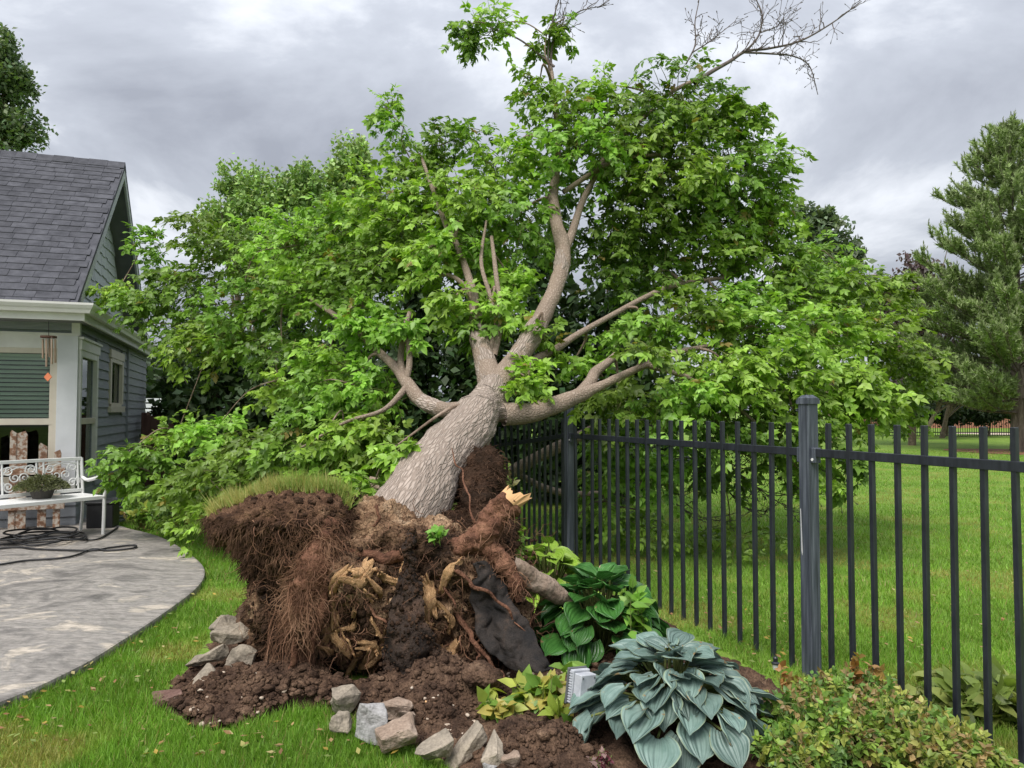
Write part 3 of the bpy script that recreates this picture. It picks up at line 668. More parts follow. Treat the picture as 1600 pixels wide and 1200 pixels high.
# roof planes
RV0, RZ0, RV1, RZ1 = -0.44, 2.60, 2.64, 5.22   # eave and ridge
RU1 = 0.05
sl = Vector((0, RV1 - RV0, RZ1 - RZ0)); SLEN = sl.length; sl.normalize(); nrm = Vector((0, -sl.z, sl.y))
rf = MB()
rf.prism([(-5.2, RV0, RZ0), (RU1, RV0, RZ0), (RU1, RV1, RZ1), (-5.2, RV1, RZ1)], nrm * -0.05)
rf.prism([(-5.2, RV1, RZ1 - 0.001), (RU1, RV1, RZ1 - 0.001), (RU1, 2 * RV1 - RV0, RZ0), (-5.2, 2 * RV1 - RV0, RZ0)], Vector((0, -sl.z, -sl.y)) * 0.05)
roof = hp('roof', rf, M['shingle'])
# skirt roof at the right
rf = MB(); rf.prism([(GU + 0.02, GV - 0.02, GZ + 0.155), (GU + 0.02, 6.0, GZ + 0.155), (-0.24, 6.0, GZ + 0.30), (-0.24, 0.05, GZ + 0.30), (0.0, GV - 0.02, GZ + 0.158)], (0, 0, -0.03)); hp('skirt_roof', rf, M['shingle'])
tabs = []
for k in range(4):
    w = (0.21, 0.26, 0.17, 0.24)[k]
    m = MB(); m.box(-w / 2 + 0.002, w / 2 - 0.002, 0.0, 0.17, 0.003, 0.010); me = m.mesh('shingle')
    for v in me.vertices:
        if v.co.y > 0.1: v.co.z -= 0.006 * 0.6
        else: v.co.z += 0.004
    me.materials.append(M['shingle']); tabs.append((w, me))
Rt = Matrix((Vector((1, 0, 0)), sl, nrm)).transposed().to_4x4()
rr = random.Random(5)
nrow = int(SLEN / 0.148)
for r in range(nrow):
    u = RU1 - 0.005 - rr.uniform(0, 0.12); first = True
    while u > -1.65:
        w, me = rr.choice(tabs)
        if first: pass
        p = Vector((0, RV0, RZ0)) + sl * (r * 0.148 - 0.02) + Vector((min(u, RU1) - w / 2, 0, 0)) + nrm * rr.uniform(0, 0.003)
        o = obj('shingle', me, None, roof, False); o.matrix_basis = Matrix.Translation(p) @ Rt
        u -= w; first = False
cap = MB(); cap.prism([(0, -0.13, -0.10), (0, 0, 0.03), (0, 0.13, -0.10), (0, 0.12, -0.11), (0, 0, 0.01), (0, -0.12, -0.11)], (0.26, 0, 0)); cap_me = cap.mesh('ridge_cap'); cap_me.materials.append(M['shingle'])
for k in range(8):
    o = obj('ridge_cap', cap_me, None, roof, False); o.location = (RU1 - 0.26 - k * 0.235, RV1, RZ1 + 0.012 + (k % 2) * 0.006)
# rake boards and soffit of the overhang
RB = Vector((0, RV1 - (-0.10), RZ1 - 2.72)).normalized(); 
def rake(v0, z0, v1, z1, u0, u1, th):
    m = MB(); m.prism([(u0, v0, z0), (u0, v1, z1), (u0, v1, z1 - th), (u0, v0, z0 - th)], (u1 - u0, 0, 0)); return m
z_at = lambda v: RZ0 + (v - RV0) * (RZ1 - RZ0) / (RV1 - RV0)
hp('rake_board', rake(-0.16, z_at(-0.16) - 0.052, RV1, RZ1 - 0.052, RU1 - 0.035, RU1 - 0.004, 0.17), M['fascia'])
hp('rake_board', rake(2 * RV1 + 0.16, z_at(-0.16) - 0.052, RV1, RZ1 - 0.052, RU1 - 0.035, RU1 - 0.004, 0.17), M['fascia'])
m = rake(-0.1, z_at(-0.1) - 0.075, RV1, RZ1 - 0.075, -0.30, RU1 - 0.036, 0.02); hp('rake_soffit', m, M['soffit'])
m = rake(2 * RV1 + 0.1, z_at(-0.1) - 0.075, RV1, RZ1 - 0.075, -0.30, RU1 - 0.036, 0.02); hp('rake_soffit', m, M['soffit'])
# gable wall with staggered shingles
GUW = -0.27
m = MB(); m.prism([(GUW - 0.1, -0.05, 2.55), (GUW - 0.1, 2 * RV1 + 0.05, 2.55), (GUW - 0.1, 2 * RV1 + 0.05, 2.66), (GUW - 0.1, RV1, RZ1 - 0.1), (GUW - 0.1, -0.05, 2.66)], (0.09, 0, 0)); hp('gable_wall', m, M['gable'])
gs = []
for k in range(4):
    w = (0.17, 0.21, 0.24, 0.19)[k]; dz = (0.0, 0.012, -0.008, 0.02)[k]
    m = MB(); m.prism([(0.022, 0.002, dz), (0.022, w - 0.002, dz + 0.004), (0.004, w - 0.002, 0.2), (0.004, 0.002, 0.2)], (-0.010, 0, 0)); me = m.mesh('gable_shingle'); me.materials.append(M['gable']); gs.append((w, me))
row = 0; z = 2.64
while z < RZ1 - 0.35:
    vmin = RV0 + (z + 0.24 - RZ0) / (RZ1 - RZ0) * (RV1 - RV0); vmax = 2 * RV1 - vmin
    v = vmin + rr.uniform(0, 0.05)
    while v < min(vmax - 0.2, 4.6):
        w, me = rr.choice(gs)
        o = obj('gable_shingle', me, None, house, False); o.location = (GUW - 0.008, v, z); v += w
    z += 0.168; row += 1

# ------------------------------------------------------------------ wind chime under the eave
wc = at(76, 500, 8.35); wce = empty('wind_chime', wc)
tag(wce, 'copper wind chime with orange diamond sail hanging under the eave', 'wind chime')
px2 = lambda px, py: at(px, py, 8.35)
m = MB(); m.tube([px2(76, 502), px2(76, 524)], 0.004, 5); m.build('cord', M['rubber'], wce)
m = MB(); a = px2(76, 525); m.tube([a, a - Vector((0, 0, 0.022))], 0.082, 20); m.build('top_disc', M['darkwood'], wce)
for (x, y1, dy) in [(67, 560, 0.0), (72.5, 573, -0.05), (81, 569, -0.05), (86.5, 567, 0.01), (77, 558, 0.06)]:
    m = MB(); a = at(x, 526, 8.35 + dy); m.tube([a, at(x, 531, 8.35 + dy)], 0.002, 4); m.tube([at(x, 530, 8.35 + dy), at(x, y1, 8.35 + dy)], 0.011, 10); m.build('chime_tube', M['copper'], wce, smooth=False)
m = MB(); m.tube([px2(76, 526), px2(75, 583)], 0.002, 4); m.build('sail_cord', M['rubber'], wce)
m = MB(); c_ = px2(75, 589); m.prism([c_ + Vector((-0.045, -0.006, 0)), c_ + Vector((0, -0.006, -0.05)), c_ + Vector((0.045, -0.006, 0)), c_ + Vector((0, -0.006, 0.05))], (0, 0.012, 0)); m.build('sail', M['orange'], wce)

# ------------------------------------------------------------------ bench, built along local x (its right end at x=0), facing -y
BA = Vector((0.56, 0.83, 0)).normalized(); BPZ = 0.05
b0 = gnd(161, 835, BPZ)                               # front right foot
bface = Vector((BA.y, -BA.x, 0))
borig = b0 - bface * 0.46
bench = empty('garden_bench', Vector((borig.x, borig.y, BPZ)), math.atan2(BA.y, BA.x))
tag(bench, 'white metal garden bench with scrolled back on the patio', 'bench')
BL = 1.22
def bp_(name, mb_, parent=None, **k): return mb_.build(name, M['bench'], parent or bench, ws=False, **k)
for x in (-0.0, -BL):
    bp_('leg', MB().tube([(x, -0.46, 0), (x, -0.47, 0.2), (x, -0.47, 0.42)], 0.019, 8), smooth=False)
    bp_('leg', MB().tube([(x, 0.03, 0), (x, 0.0, 0.22), (x, 0.0, 0.42), (x, 0.045, 0.82)], 0.018, 8))
    arm = catmull([(x, 0.02, 0.60), (x, -0.10, 0.575), (x, -0.26, 0.60), (x, -0.38, 0.625), (x, -0.465, 0.585), (x, -0.485, 0.50), (x, -0.475, 0.40)], 26)
    bp_('armrest', MB().tube([tuple(p) for p in arm], 0.020, 8), smooth=True)
st = MB(); st.box(-BL, 0, -0.475, -0.455, 0.385, 0.425); st.box(-BL, 0, -0.01, 0.01, 0.385, 0.425); st.box(-BL, -BL + 0.03, -0.455, -0.01, 0.39, 0.424); st.box(-0.03, 0, -0.455, -0.01, 0.39, 0.424)
bp_('seat_frame', st, bevel=0.003)
for k in range(5):
    y0 = -0.452 + k * 0.089
    bp_('seat_slat', MB().box(-BL + 0.03, -0.03, y0, y0 + 0.082, 0.405, 0.428), bevel=0.004)
bk = lambda z: 0.045 * (z - 0.42) / 0.40
for z in (0.46, 0.81):
    bp_('back_rail', MB().box(-BL, 0, bk(z) - 0.014, bk(z) + 0.014, z - 0.018, z + 0.018), bevel=0.003)
for x in (-0.045, -0.40, -0.47, -0.80, -0.87, -1.17):
    bp_('back_bar', MB().tube([(x, bk(0.46), 0.46), (x, bk(0.81), 0.81)], 0.011, 6))
def spiral(cx, cz, r0, turns, a0, sgn, tail=None):
    n = 34; P = []
    for i in range(n):
        t = i / (n - 1); r = r0 * (0.16 + 0.84 * t); a = a0 + sgn * turns * 2 * math.pi * t
        x, z = cx + r * math.cos(a), cz + r * math.sin(a)
        P.append((x, bk(z), z))
    return P
def arc(cx, cz, r, a0, a1, n=16):
    return [(cx + r * math.cos(a), bk(cz + r * math.sin(a)), cz + r * math.sin(a)) for a in np.linspace(a0, a1, n)]
for (x0, x1) in ((-0.40, -0.045), (-0.80, -0.47), (-1.17, -0.87)):
    w = x1 - x0; cx = (x0 + x1) / 2
    for s_ in (-1, 1):
        bp_('scroll', MB().tube(spiral(cx + s_ * w * 0.33, 0.72, 0.055, 1.5, 0.4 * s_, s_), 0.0075, 5))
        bp_('scroll', MB().tube(spiral(cx + s_ * w * 0.33, 0.55, 0.055, 1.5, 2.4, -s_), 0.0075, 5))
        bp_('scroll', MB().tube(spiral(cx + s_ * w * 0.14, 0.64, 0.05, 1.4, 1.2 * s_, s_), 0.007, 5))
        bp_('scroll', MB().tube(arc(cx + s_ * w * 0.18, 0.478, 0.30 if w > 0.34 else 0.28, math.pi / 2 - 0.55, math.pi / 2 + 0.55), 0.007, 5))
        bp_('scroll', MB().tube(arc(cx + s_ * w * 0.20, 0.64, 0.10, -1.2 if s_ > 0 else 1.9, 1.2 if s_ > 0 else 4.3), 0.007, 5))

# pot of sedum on the bench seat
BM_ = bench.matrix_basis
Mb = Matrix.Translation(bench.location) @ Matrix.Rotation(bench.rotation_euler.z, 4, 'Z')
pc = Mb @ Vector((-0.52, -0.22, 0.428))
planter = empty('potted_plant', pc)
tag(planter, 'trailing grey green plant in a shallow pot on the bench seat', 'potted plant')
def lathe(prof, n=24):
    m = MB(); k = len(prof)
    for i in range(n):
        a = i * 2 * math.pi / n
        m.v += [Vector((r * math.cos(a), r * math.sin(a), z)) for r, z in prof]
    for i in range(n):
        j = (i + 1) % n
        for q_ in range(k - 1): m.f.append([i * k + q_, j * k + q_, j * k + q_ + 1, i * k + q_ + 1])
    return m
lathe([(0.001, 0.0), (0.085, 0.0), (0.125, 0.105), (0.135, 0.105), (0.135, 0.12), (0.122, 0.12), (0.115, 0.09), (0.001, 0.09)]).build('pot', M['pot'], planter, ws=False, smooth=False)
def tuft_leaves(n, rad, height, length, width, seed, col, colvar=0.3, up=0.5, droop=0.5):
    """mound of narrow leaves, local coordinates"""
    rng = np.random.default_rng(seed)
    a = rng.uniform(0, 6.28, n); r = rad * np.sqrt(rng.random(n)); h = height * (1 - (r / rad) ** 2 * 0.8) * rng.uniform(0.5, 1.05, n)
    p = np.stack([r * np.cos(a), r * np.sin(a), h], -1)
    d = np.stack([np.cos(a) * r / rad, np.sin(a) * r / rad, up - droop * r / rad], -1) + rng.normal(0, 0.45, (n, 3)); d /= np.linalg.norm(d, axis=1)[:, None]
    s = np.cross(d, rng.normal(0, 1, (n, 3))); s /= np.linalg.norm(s, axis=1)[:, None]
    L = length * rng.uniform(0.6, 1.3, n)[:, None]; Wd = width * rng.uniform(0.7, 1.3, n)[:, None]
    V = np.stack([p, p + d * L * 0.45 + s * Wd / 2, p + d * L, p + d * L * 0.45 - s * Wd / 2], 1).reshape(-1, 3)
    c = np.array(col)[None] * (1 + colvar * rng.uniform(-1, 1, n))[:, None]
    return V, np.arange(4 * n).reshape(-1, 4), np.repeat(c, 4, 0)
V, Fc, c = tuft_leaves(2600, 0.235, 0.15, 0.045, 0.012, 5, (0.115, 0.125, 0.06), 0.5)
V[:, 2] += 0.085
tag(obj('foliage', np_mesh('foliage', V, Fc, c), M['leaf_far'], planter, False), kind='stuff')

# weathered picket panel standing behind the bench
pk0 = at(99, 700, 8.60); pk1 = at(-40, 700, 8.30)
pd = (pk1 - pk0); pd.z = 0; pd.normalize()
panel = empty('picket_panel', Vector((pk0.x, pk0.y, BPZ)), math.atan2(pd.y, pd.x))
tag(panel, 'weathered picket panel with peeling white paint behind the bench', 'picket panel')
for k, (x, h, w) in enumerate([(0.02, 0.90, 0.07), (0.16, 0.98, 0.085), (0.36, 1.12, 0.11), (0.455, 1.13, 0.075), (0.66, 1.06, 0.085), (0.85, 1.04, 0.085), (1.02, 0.96, 0.08)]):
    m = MB(); m.prism([(x, -0.01, 0), (x + w, -0.01, 0), (x + w, -0.01, h - 0.03), (x + w * (0.2 + 0.6 * (k % 2)), -0.01, h), (x, -0.01, h - 0.045)], (0, 0.02, 0)); m.build('picket', M['rust'], panel, ws=False)
for z in (0.22, 0.62):
    MB().box(-0.03, 1.15, 0.012, 0.04, z, z + 0.07).build('rail', M['rust'], panel, ws=False)

# ribbed metal tub, black crate
tb = gnd(181, 821, 0.0); tub = empty('metal_tub', Vector((tb.x, tb.y, 0.0)))
tag(tub, 'dark ribbed metal tub by the grey house wall', 'tub')
prof = [(0.001, 0.05), (0.11, 0.05)]
for k in range(6):
    z = 0.06 + k * 0.04; r = 0.112 + k * 0.0045; prof += [(r, z), (r + 0.006, z + 0.014), (r, z + 0.03)]
prof += [(0.145, 0.31), (0.155, 0.315), (0.153, 0.325), (0.138, 0.322), (0.112, 0.09), (0.001, 0.09)]
lathe(prof).build('body', M['zinc'], tub, ws=False)
for s_ in (-1, 1):
    MB().tube([(s_ * 0.14, -0.04, 0.27), (s_ * 0.175, -0.03, 0.255), (s_ * 0.175, 0.03, 0.255), (s_ * 0.14, 0.04, 0.27)], 0.006, 5).build('handle', M['zinc'], tub, ws=False)
cb = gnd(146, 826, BPZ); crate = empty('black_crate', Vector((cb.x + 0.02, cb.y + 0.16, BPZ)), 0.25)
tag(crate, 'black box standing under the right end of the bench', 'box')
MB().box(-0.14, 0.14, -0.14, 0.14, 0.0, 0.27).build('body', M['rubber'], crate, ws=False, bevel=0.008)
MB().box(-0.15, 0.15, -0.15, 0.15, 0.271, 0.30).build('lid', M['rubber'], crate, ws=False, bevel=0.006)

# black hose coiled on the patio
hz = BPZ + 0.014
def hpx(x, y, dz=0.0): g = gnd(x, y, hz); return (g.x, g.y, hz + dz)
line = [hpx(*p) for p in [(-60, 888), (0, 882), (40, 876), (95, 872), (120, 867), (145, 858), (170, 860), (205, 857), (213, 853), (203, 852), (170, 856), (140, 860), (60, 858), (30, 855), (-10, 858), (-40, 862)]]
hs = [tuple(p) for p in catmull(line, 150)]
rr = random.Random(4); c0 = gnd(66, 846, hz)
coil = [hpx(-20, 852)]
for k in range(48):
    a = k * 0.62; r = 0.30 + 0.06 * math.sin(k * 1.7) 
    coil.append((c0.x + r * math.cos(a) * 0.95 + 0.04 * math.sin(k * 0.9), c0.y + r * 0.9 * math.sin(a) + 0.03 * math.cos(k * 1.3), hz + 0.002 * k + 0.012 * math.sin(k * 2.1) + 0.012))
coil += [hpx(124, 848, 0.03), hpx(132, 836, 0.015), hpx(122, 832), hpx(110, 838), hpx(120, 842), hpx(150, 843), hpx(170, 833), hpx(184, 824)]
hose = empty('garden_hose', (c0.x, c0.y, BPZ)); tag(hose, 'black rubber hose coiled and trailing across the patio', 'hose')
T = Tubes(); T.add(hs, 0.0095, 8); obj('hose_run', T.mesh('hose_run'), M['rubber'], hose)
T = Tubes(); T.add([tuple(p) for p in catmull(coil, 420)], 0.0095, 7); obj('hose_coil', T.mesh('hose_coil'), M['rubber'], hose)

# ------------------------------------------------------------------ fences at the back left
def board_fence(name, label, p0, p1, h, bw, gap, mat, horizontal=False, posts=2):
    d = (p1 - p0); L = d.length; f = empty(name, p0, math.atan2(d.y, d.x)); tag(f, label, 'fence')
    if horizontal:
        k = 0; z = 0.1
        while z + bw < h: MB().box(0, L, -0.012, 0.012, z, z + bw).build('slat', mat, f, ws=False); z += bw + gap
    else:
        x = 0
        while x + bw < L: MB().box(x, x + bw, -0.012, 0.012, 0.03, h - 0.015 * (int(x / bw) % 2)).build('board', mat, f, ws=False); x += bw + gap
        for z in (0.3, h - 0.25): MB().box(0, L, 0.014, 0.05, z, z + 0.08).build('rail', mat, f, ws=False)
    for k in range(posts):
        x = L * k / max(1, posts - 1); MB().box(x - 0.05, x + 0.05, 0.052, 0.15, 0, h + 0.05).build('post', mat, f, ws=False)
    return f
a = gnd(196, 772); b_ = at(276, 700, 14.0); 
board_fence('wooden_fence', 'brown board fence beyond the house corner', Vector((at(222, 700, 13.2).x, 13.2, 0)), Vector((at(300, 700, 13.2).x, 13.2, 0)), 1.32, 0.135, 0.008, M['brownfence'])
board_fence('white_fence', 'white slatted fence seen between the house and dark shrubs', Vector((at(212, 700, 17).x, 17, 0)), Vector((at(300, 700, 17).x, 17, 0)), 1.72, 0.09, 0.035, M['whitefence'], True)
# ------------------------------------------------------------------ black iron picket fence
iron_fence = empty('iron_fence', (P1F.x, P1F.y, 0))
tag(iron_fence, 'black metal picket fence with square posts running past the fallen tree', 'fence')
PH, PW = 1.335, 0.0235
def picket_mesh(h):
    m = MB(); w = PW / 2; m.box(-w, w, -w, w, -0.02, h)
    me = m.mesh('picket', bevel=0.0022); me.materials.append(M['iron']); return me
pick_me = picket_mesh(PH)
ang = math.atan2(FDIR.y, FDIR.x)
def place_picket(p, a, me=pick_me, lean=(0, 0)):
    o = obj('picket', me, None, iron_fence, False)
    o.matrix_basis = iron_fence.matrix_basis.inverted() @ Matrix.Translation(p) @ Euler((lean[0], lean[1], a)).to_matrix().to_4x4(); return o
iron_fence_mi = Matrix.Translation(-Vector((P1F.x, P1F.y, 0)))
def put(me_or_obj): pass
span = (P1F - P2F).length
iron_fence.matrix_basis = Matrix.Translation((P1F.x, P1F.y, 0))
rl = random.Random(2)
for k in range(1, 20): place_picket(P2F + FDIR * (span * k / 20), ang + rl.uniform(-.05, .05), lean=(rl.uniform(-.006, .006), rl.uniform(-.006, .006)))
for k in range(1, 15): place_picket(P1F + FDIR * (0.1365 * k), ang, lean=(rl.uniform(-.005, .005), rl.uniform(-.005, .005)))
# far stretch beyond the corner post, sagging under the tree
P3F = Vector((at(772, 700, 8.55).x, 8.55, -0.09))
d3 = P3F - P2F; a3 = math.atan2(d3.y, d3.x)
for k in range(1, 15):
    t = k / 15; s = max(0, t - 0.55)
    place_picket(P2F + d3 * t + Vector((0, 0, -0.12 * s)), a3, lean=(-0.35 * s, -0.9 * s * s - 0.1 * s))
def rail(p0, p1, z0, z1, name='rail'):
    d = p1 - p0; L = d.length
    m = MB(); n = 14
    a = math.atan2(d.y, d.x)
    Mx = Matrix.Translation(p0 + Vector((0, 0, z0))) @ Matrix.Rotation(a, 4, 'Z') @ Matrix.Rotation(-math.atan2(z1 - z0 + d.z, math.hypot(d.x, d.y)), 4, 'Y')
    m.box(0, L, -0.0155, 0.0155, -0.021, 0.021, Mx)
    m.build(name, M['iron'], iron_fence, bevel=0.002)
RZ = PH - 0.155
rail(P2F + FDIR * 0.036, P1F - FDIR * 0.036, RZ, RZ)
rail(P1F + FDIR * 0.036, P1F + FDIR * 2.1, RZ, RZ)
rail(P2F + d3.normalized() * 0.036, P3F, RZ, RZ - 0.10)
def post(p, a, h=1.455, w=0.072):
    m = MB(); Mx = Matrix.Translation(p) @ Matrix.Rotation(a, 4, 'Z'); m.box(-w / 2, w / 2, -w / 2, w / 2, -0.05, h, Mx)
    po = m.build('post', M['post'], iron_fence, bevel=0.004)
    c = MB(); cw = w / 2 + 0.006
    c.box(-cw, cw, -cw, cw, h - 0.018, h + 0.004, Mx)
    c.box(-cw + 0.003, cw - 0.003, -cw + 0.003, cw - 0.003, h + 0.004, h + 0.013, Mx)
    b = len(c.v); r1, r2 = cw - 0.006, cw * 0.45
    c.v += [Mx @ Vector((sx * r, sy * r, z)) for r, z in ((r1, h + 0.0125), (r2, h + 0.030)) for sx, sy in ((-1, -1), (1, -1), (1, 1), (-1, 1))]
    c.f += [[b, b + 1, b + 5, b + 4], [b + 1, b + 2, b + 6, b + 5], [b + 2, b + 3, b + 7, b + 6], [b + 3, b, b + 4, b + 7], [b + 4, b + 5, b + 6, b + 7]]
    c.build('post_cap', M['post'], po)
    for s_ in (-1, 1):
        k = MB(); k.box(s_ * (w / 2) if s_ > 0 else -w / 2 - 0.030, s_ * (w / 2) + 0.030 if s_ > 0 else -w / 2, -0.021, 0.021, RZ - 0.055, RZ + 0.026, Mx); k.build('rail_bracket', M['post'], po, bevel=0.003)
        if s_ > 0:
            k = MB(); k.tube([Mx @ Vector((w / 2 + 0.012, -0.024, RZ - 0.036)), Mx @ Vector((w / 2 + 0.012, -0.020, RZ - 0.036))], 0.008, 8); k.build('bolt', M['scratch'], po)
    return po
pa = post(P1F, ang)
post(P2F, ang)
post(P1F + FDIR * 2.14, ang)
# pale scratch down the near post's left face
m = MB(); Mx = Matrix.Translation(P1F) @ Matrix.Rotation(ang, 4, 'Z')
m.prism([Mx @ Vector(p) for p in [(-0.026, -0.0365, 0.88), (-0.022, -0.0365, 0.88), (-0.013, -0.0365, 0.66), (-0.015, -0.0365, 0.635), (-0.022, -0.0365, 0.66)]], Mx.to_3x3() @ Vector((0, -0.0012, 0)))
m.build('paint_scratch', M['scratch'], pa)
# ------------------------------------------------------------------ the uprooted tree
tree_base = gnd(600, 1040)
tree = empty('fallen_tree', (tree_base.x, tree_base.y, 0))
tag(tree, 'uprooted leafy tree leaning away with its torn root mass in front', 'tree')

# --- root ball: lumps fused into one body, then roughened
def fused(name, lumps, voxel):
    bm = bmesh.new()
    for (px, py, Y, rx, ry, rz) in lumps:
        c = at(px, py, Y)
        bmesh.ops.create_icosphere(bm, subdivisions=3, radius=1.0, matrix=Matrix.Translation(c) @ Matrix.Diagonal((rx, ry, rz, 1)))
    me = bpy.data.meshes.new(name); bm.to_mesh(me); bm.free()
    o = bpy.data.objects.new(name, me); COL.objects.link(o)
    md = o.modifiers.new('r', 'REMESH'); md.mode = 'VOXEL'; md.voxel_size = voxel
    dg = bpy.context.evaluated_depsgraph_get(); ev = o.evaluated_get(dg)
    m2 = bpy.data.meshes.new_from_object(ev); n = len(m2.vertices)
    V = np.zeros(n * 3, np.float32); m2.vertices.foreach_get('co', V); Nn = np.zeros(n * 3, np.float32); m2.vertices.foreach_get('normal', Nn)
    bpy.data.objects.remove(o); bpy.data.meshes.remove(me)
    return m2, V.reshape(-1, 3).astype(float), Nn.reshape(-1, 3).astype(float)
def roughen(m2, V, N, amps, seed):
    d = 0
    for a, s, kind in amps:
        f = fbm(V * s, 3, seed + int(s * 3))
        d = d + a * (f if kind == 'n' else (0.55 - np.abs(f)) * 1.3)
    V = V + N * d[:, None]
    m2.vertices.foreach_set('co', V.astype(np.float32).ravel()); m2.update()
    m2.polygons.foreach_set('use_smooth', np.ones(len(m2.polygons), bool))
    return V
LUMPS = [(590, 830, 4.12, 0.30, 0.2, 0.14), (660, 850, 4.1, 0.22, 0.2, 0.14), (600, 925, 4.05, 0.50, 0.26, 0.42), (455, 925, 4.05, 0.20, 0.26, 0.40), (500, 890, 3.98, 0.28, 0.22, 0.26), (700, 935, 4.10, 0.30, 0.26, 0.34), (480, 960, 3.84, 0.10, 0.12, 0.36),
         (600, 855, 4.08, 0.42, 0.26, 0.18), (690, 880, 4.02, 0.26, 0.2, 0.16), (520, 845, 3.95, 0.14, 0.14, 0.13), (640, 930, 3.90, 0.16, 0.12, 0.30), (560, 900, 3.86, 0.2, 0.1, 0.16),
         (770, 970, 4.15, 0.20, 0.2, 0.26), (460, 1040, 4.0, 0.16, 0.18, 0.2), (420, 980, 4.1, 0.10, 0.2, 0.3), (660, 1020, 4.02, 0.14, 0.14, 0.2), (720, 1010, 4.1, 0.22, 0.18, 0.16)]
rb, V, N = fused('root_ball', LUMPS, 0.017)
V = roughen(rb, V, N, [(0.075, 3.5, 'n'), (0.05, 9, 'r'), (0.026, 24, 'n'), (0.010, 60, 'n')], 3)
root_ball = obj('root_ball', rb, M['rootsoil'], tree)
me3, V3, N3 = fused('upturned_earth', [(752, 850, 4.85, .20, .28, .30), (745, 800, 4.95, .16, .25, .28), (757, 752, 5.15, .12, .22, .24), (700, 850, 4.7, .2, .2, .2)], 0.02)
V3 = roughen(me3, V3, N3, [(0.05, 5, 'n'), (0.035, 14, 'r'), (0.015, 40, 'n')], 9)
upturned = obj('upturned_earth', me3, M['darksoil'], tree)
slab_l = [(450, 812, 3.98, 0.30, 0.30, 0.15), (385, 815, 4.06, 0.155, 0.26, 0.10), (495, 808, 4.0, 0.17, 0.26, 0.13), (445, 842, 3.95, 0.25, 0.22, 0.15), (430, 880, 4.0, 0.15, 0.18, 0.12), (360, 806, 4.1, 0.08, 0.2, 0.06)]
sl_me, VS, NS = fused('sod', slab_l, 0.016)
VS = roughen(sl_me, VS, NS, [(0.03, 4, 'n'), (0.03, 14, 'r'), (0.02, 40, 'n'), (0.008, 80, 'n')], 8)
sod = tag(obj('sod', sl_me, M['sodsoil'], tree), 'overturned slab of turf with dark matted roots', None)
def bvh_of(*meshes):
    vs = []; fs = []
    for me in meshes:
        b = len(vs); vs += [v.co.copy() for v in me.vertices]; fs += [[b + i for i in p.vertices] for p in me.polygons]
    return BVHTree.FromPolygons(vs, fs)
BALL = bvh_of(rb, sl_me)
def on_ball(px, py, lift=0.0, default=4.0):
    d = ray(px, py).normalized(); h = BALL.ray_cast(Vector((0, 0, CAMH)), d)
    if h[0] is None: return at(px, py, default), -d
    return h[0] + h[1] * lift, h[1]

# turf standing along the sod's upper edge
def turf():
    rng = np.random.default_rng(6); me = sl_me
    n = len(VS); Nn = np.zeros(n * 3, np.float32); me.vertices.foreach_get('normal', Nn); Nn = Nn.reshape(-1, 3)
    zmax = VS[:, 2].max()
    w = (NS[:, 2] > 0.30) & (VS[:, 2] > zmax - 0.24) & (VS[:, 1] > 3.93)
    idx = np.where(w)[0]; k = rng.choice(idx, 7500)
    p = VS[k] + rng.normal(0, 0.006, (len(k), 3)); n = len(k)
    d = NS[k] * 0.5 + np.array([-0.30, 0.25, 0.75]) + rng.normal(0, 0.33, (n, 3)); d /= np.linalg.norm(d, axis=1)[:, None]
    h = (rng.uniform(0.045, 0.12, n) * (1 + 0.5 * fbm(p * 12, 2, 5)))[:, None]; s = np.cross(d, rng.normal(0, 1, (n, 3))); s /= np.linalg.norm(s, axis=1)[:, None]; s *= 0.0024
    V_ = np.stack([p - s, p + s, p + d * h], 1).reshape(-1, 3)
    t = rng.random(n)[:, None]; t = np.clip(t + 0.45 * (VS[k][:, 0:1] < np.median(VS[:, 0])) * 0.6, 0, 1); c = np.array((0.15, 0.27, 0.04)) * (1 - t) + np.array((0.38, 0.34, 0.11)) * t
    return np_mesh('turf', V_, np.arange(3 * n).reshape(-1, 3), np.repeat(c, 3, 0))
def fuzz(V, N, sel, n, lmin, lmax, r, seed, down=0.8):
    rng = np.random.default_rng(seed); idx = np.where(sel)[0]; k = rng.choice(idx, n); T = Tubes()
    for i in k:
        p = V[i]; d = N[i] * 0.7 + np.array([rng.normal(0, .35), -0.15, -down * rng.uniform(0.2, 1.2)]); d /= np.linalg.norm(d); L = rng.uniform(lmin, lmax)
        d2 = d + rng.normal(0, .4, 3) + np.array([0, 0, -0.4]); d2 /= np.linalg.norm(d2); q1 = p + d * L * 0.5
        T.add([p, q1, q1 + d2 * L * 0.5], [r * rng.uniform(.6, 1.6), r * 0.8, r * 0.3], 3)
    return T
tag(obj('earth_fibres', fuzz(V3, N3, (N3[:, 1] < 0.4), 1500, 0.02, 0.10, 0.0022, 24, 0.4).mesh('earth_fibres'), M['dark_fibre'], upturned), kind='stuff')
tag(obj('sod_fibres', fuzz(VS, NS, (NS[:, 2] < 0.45) & (NS[:, 1] < 0.5), 4200, 0.02, 0.075, 0.0019, 4).mesh('sod_fibres'), M['dark_fibre'], sod), kind='stuff')
tag(obj('turf', turf(), M['grass'], sod), kind='stuff')

def skel(L, n):
    P = np.array([tuple(at(a, b, c)) + (r,) for a, b, c, r in L]); Q = catmull(P, n); return Q[:, :3], Q[:, 3]
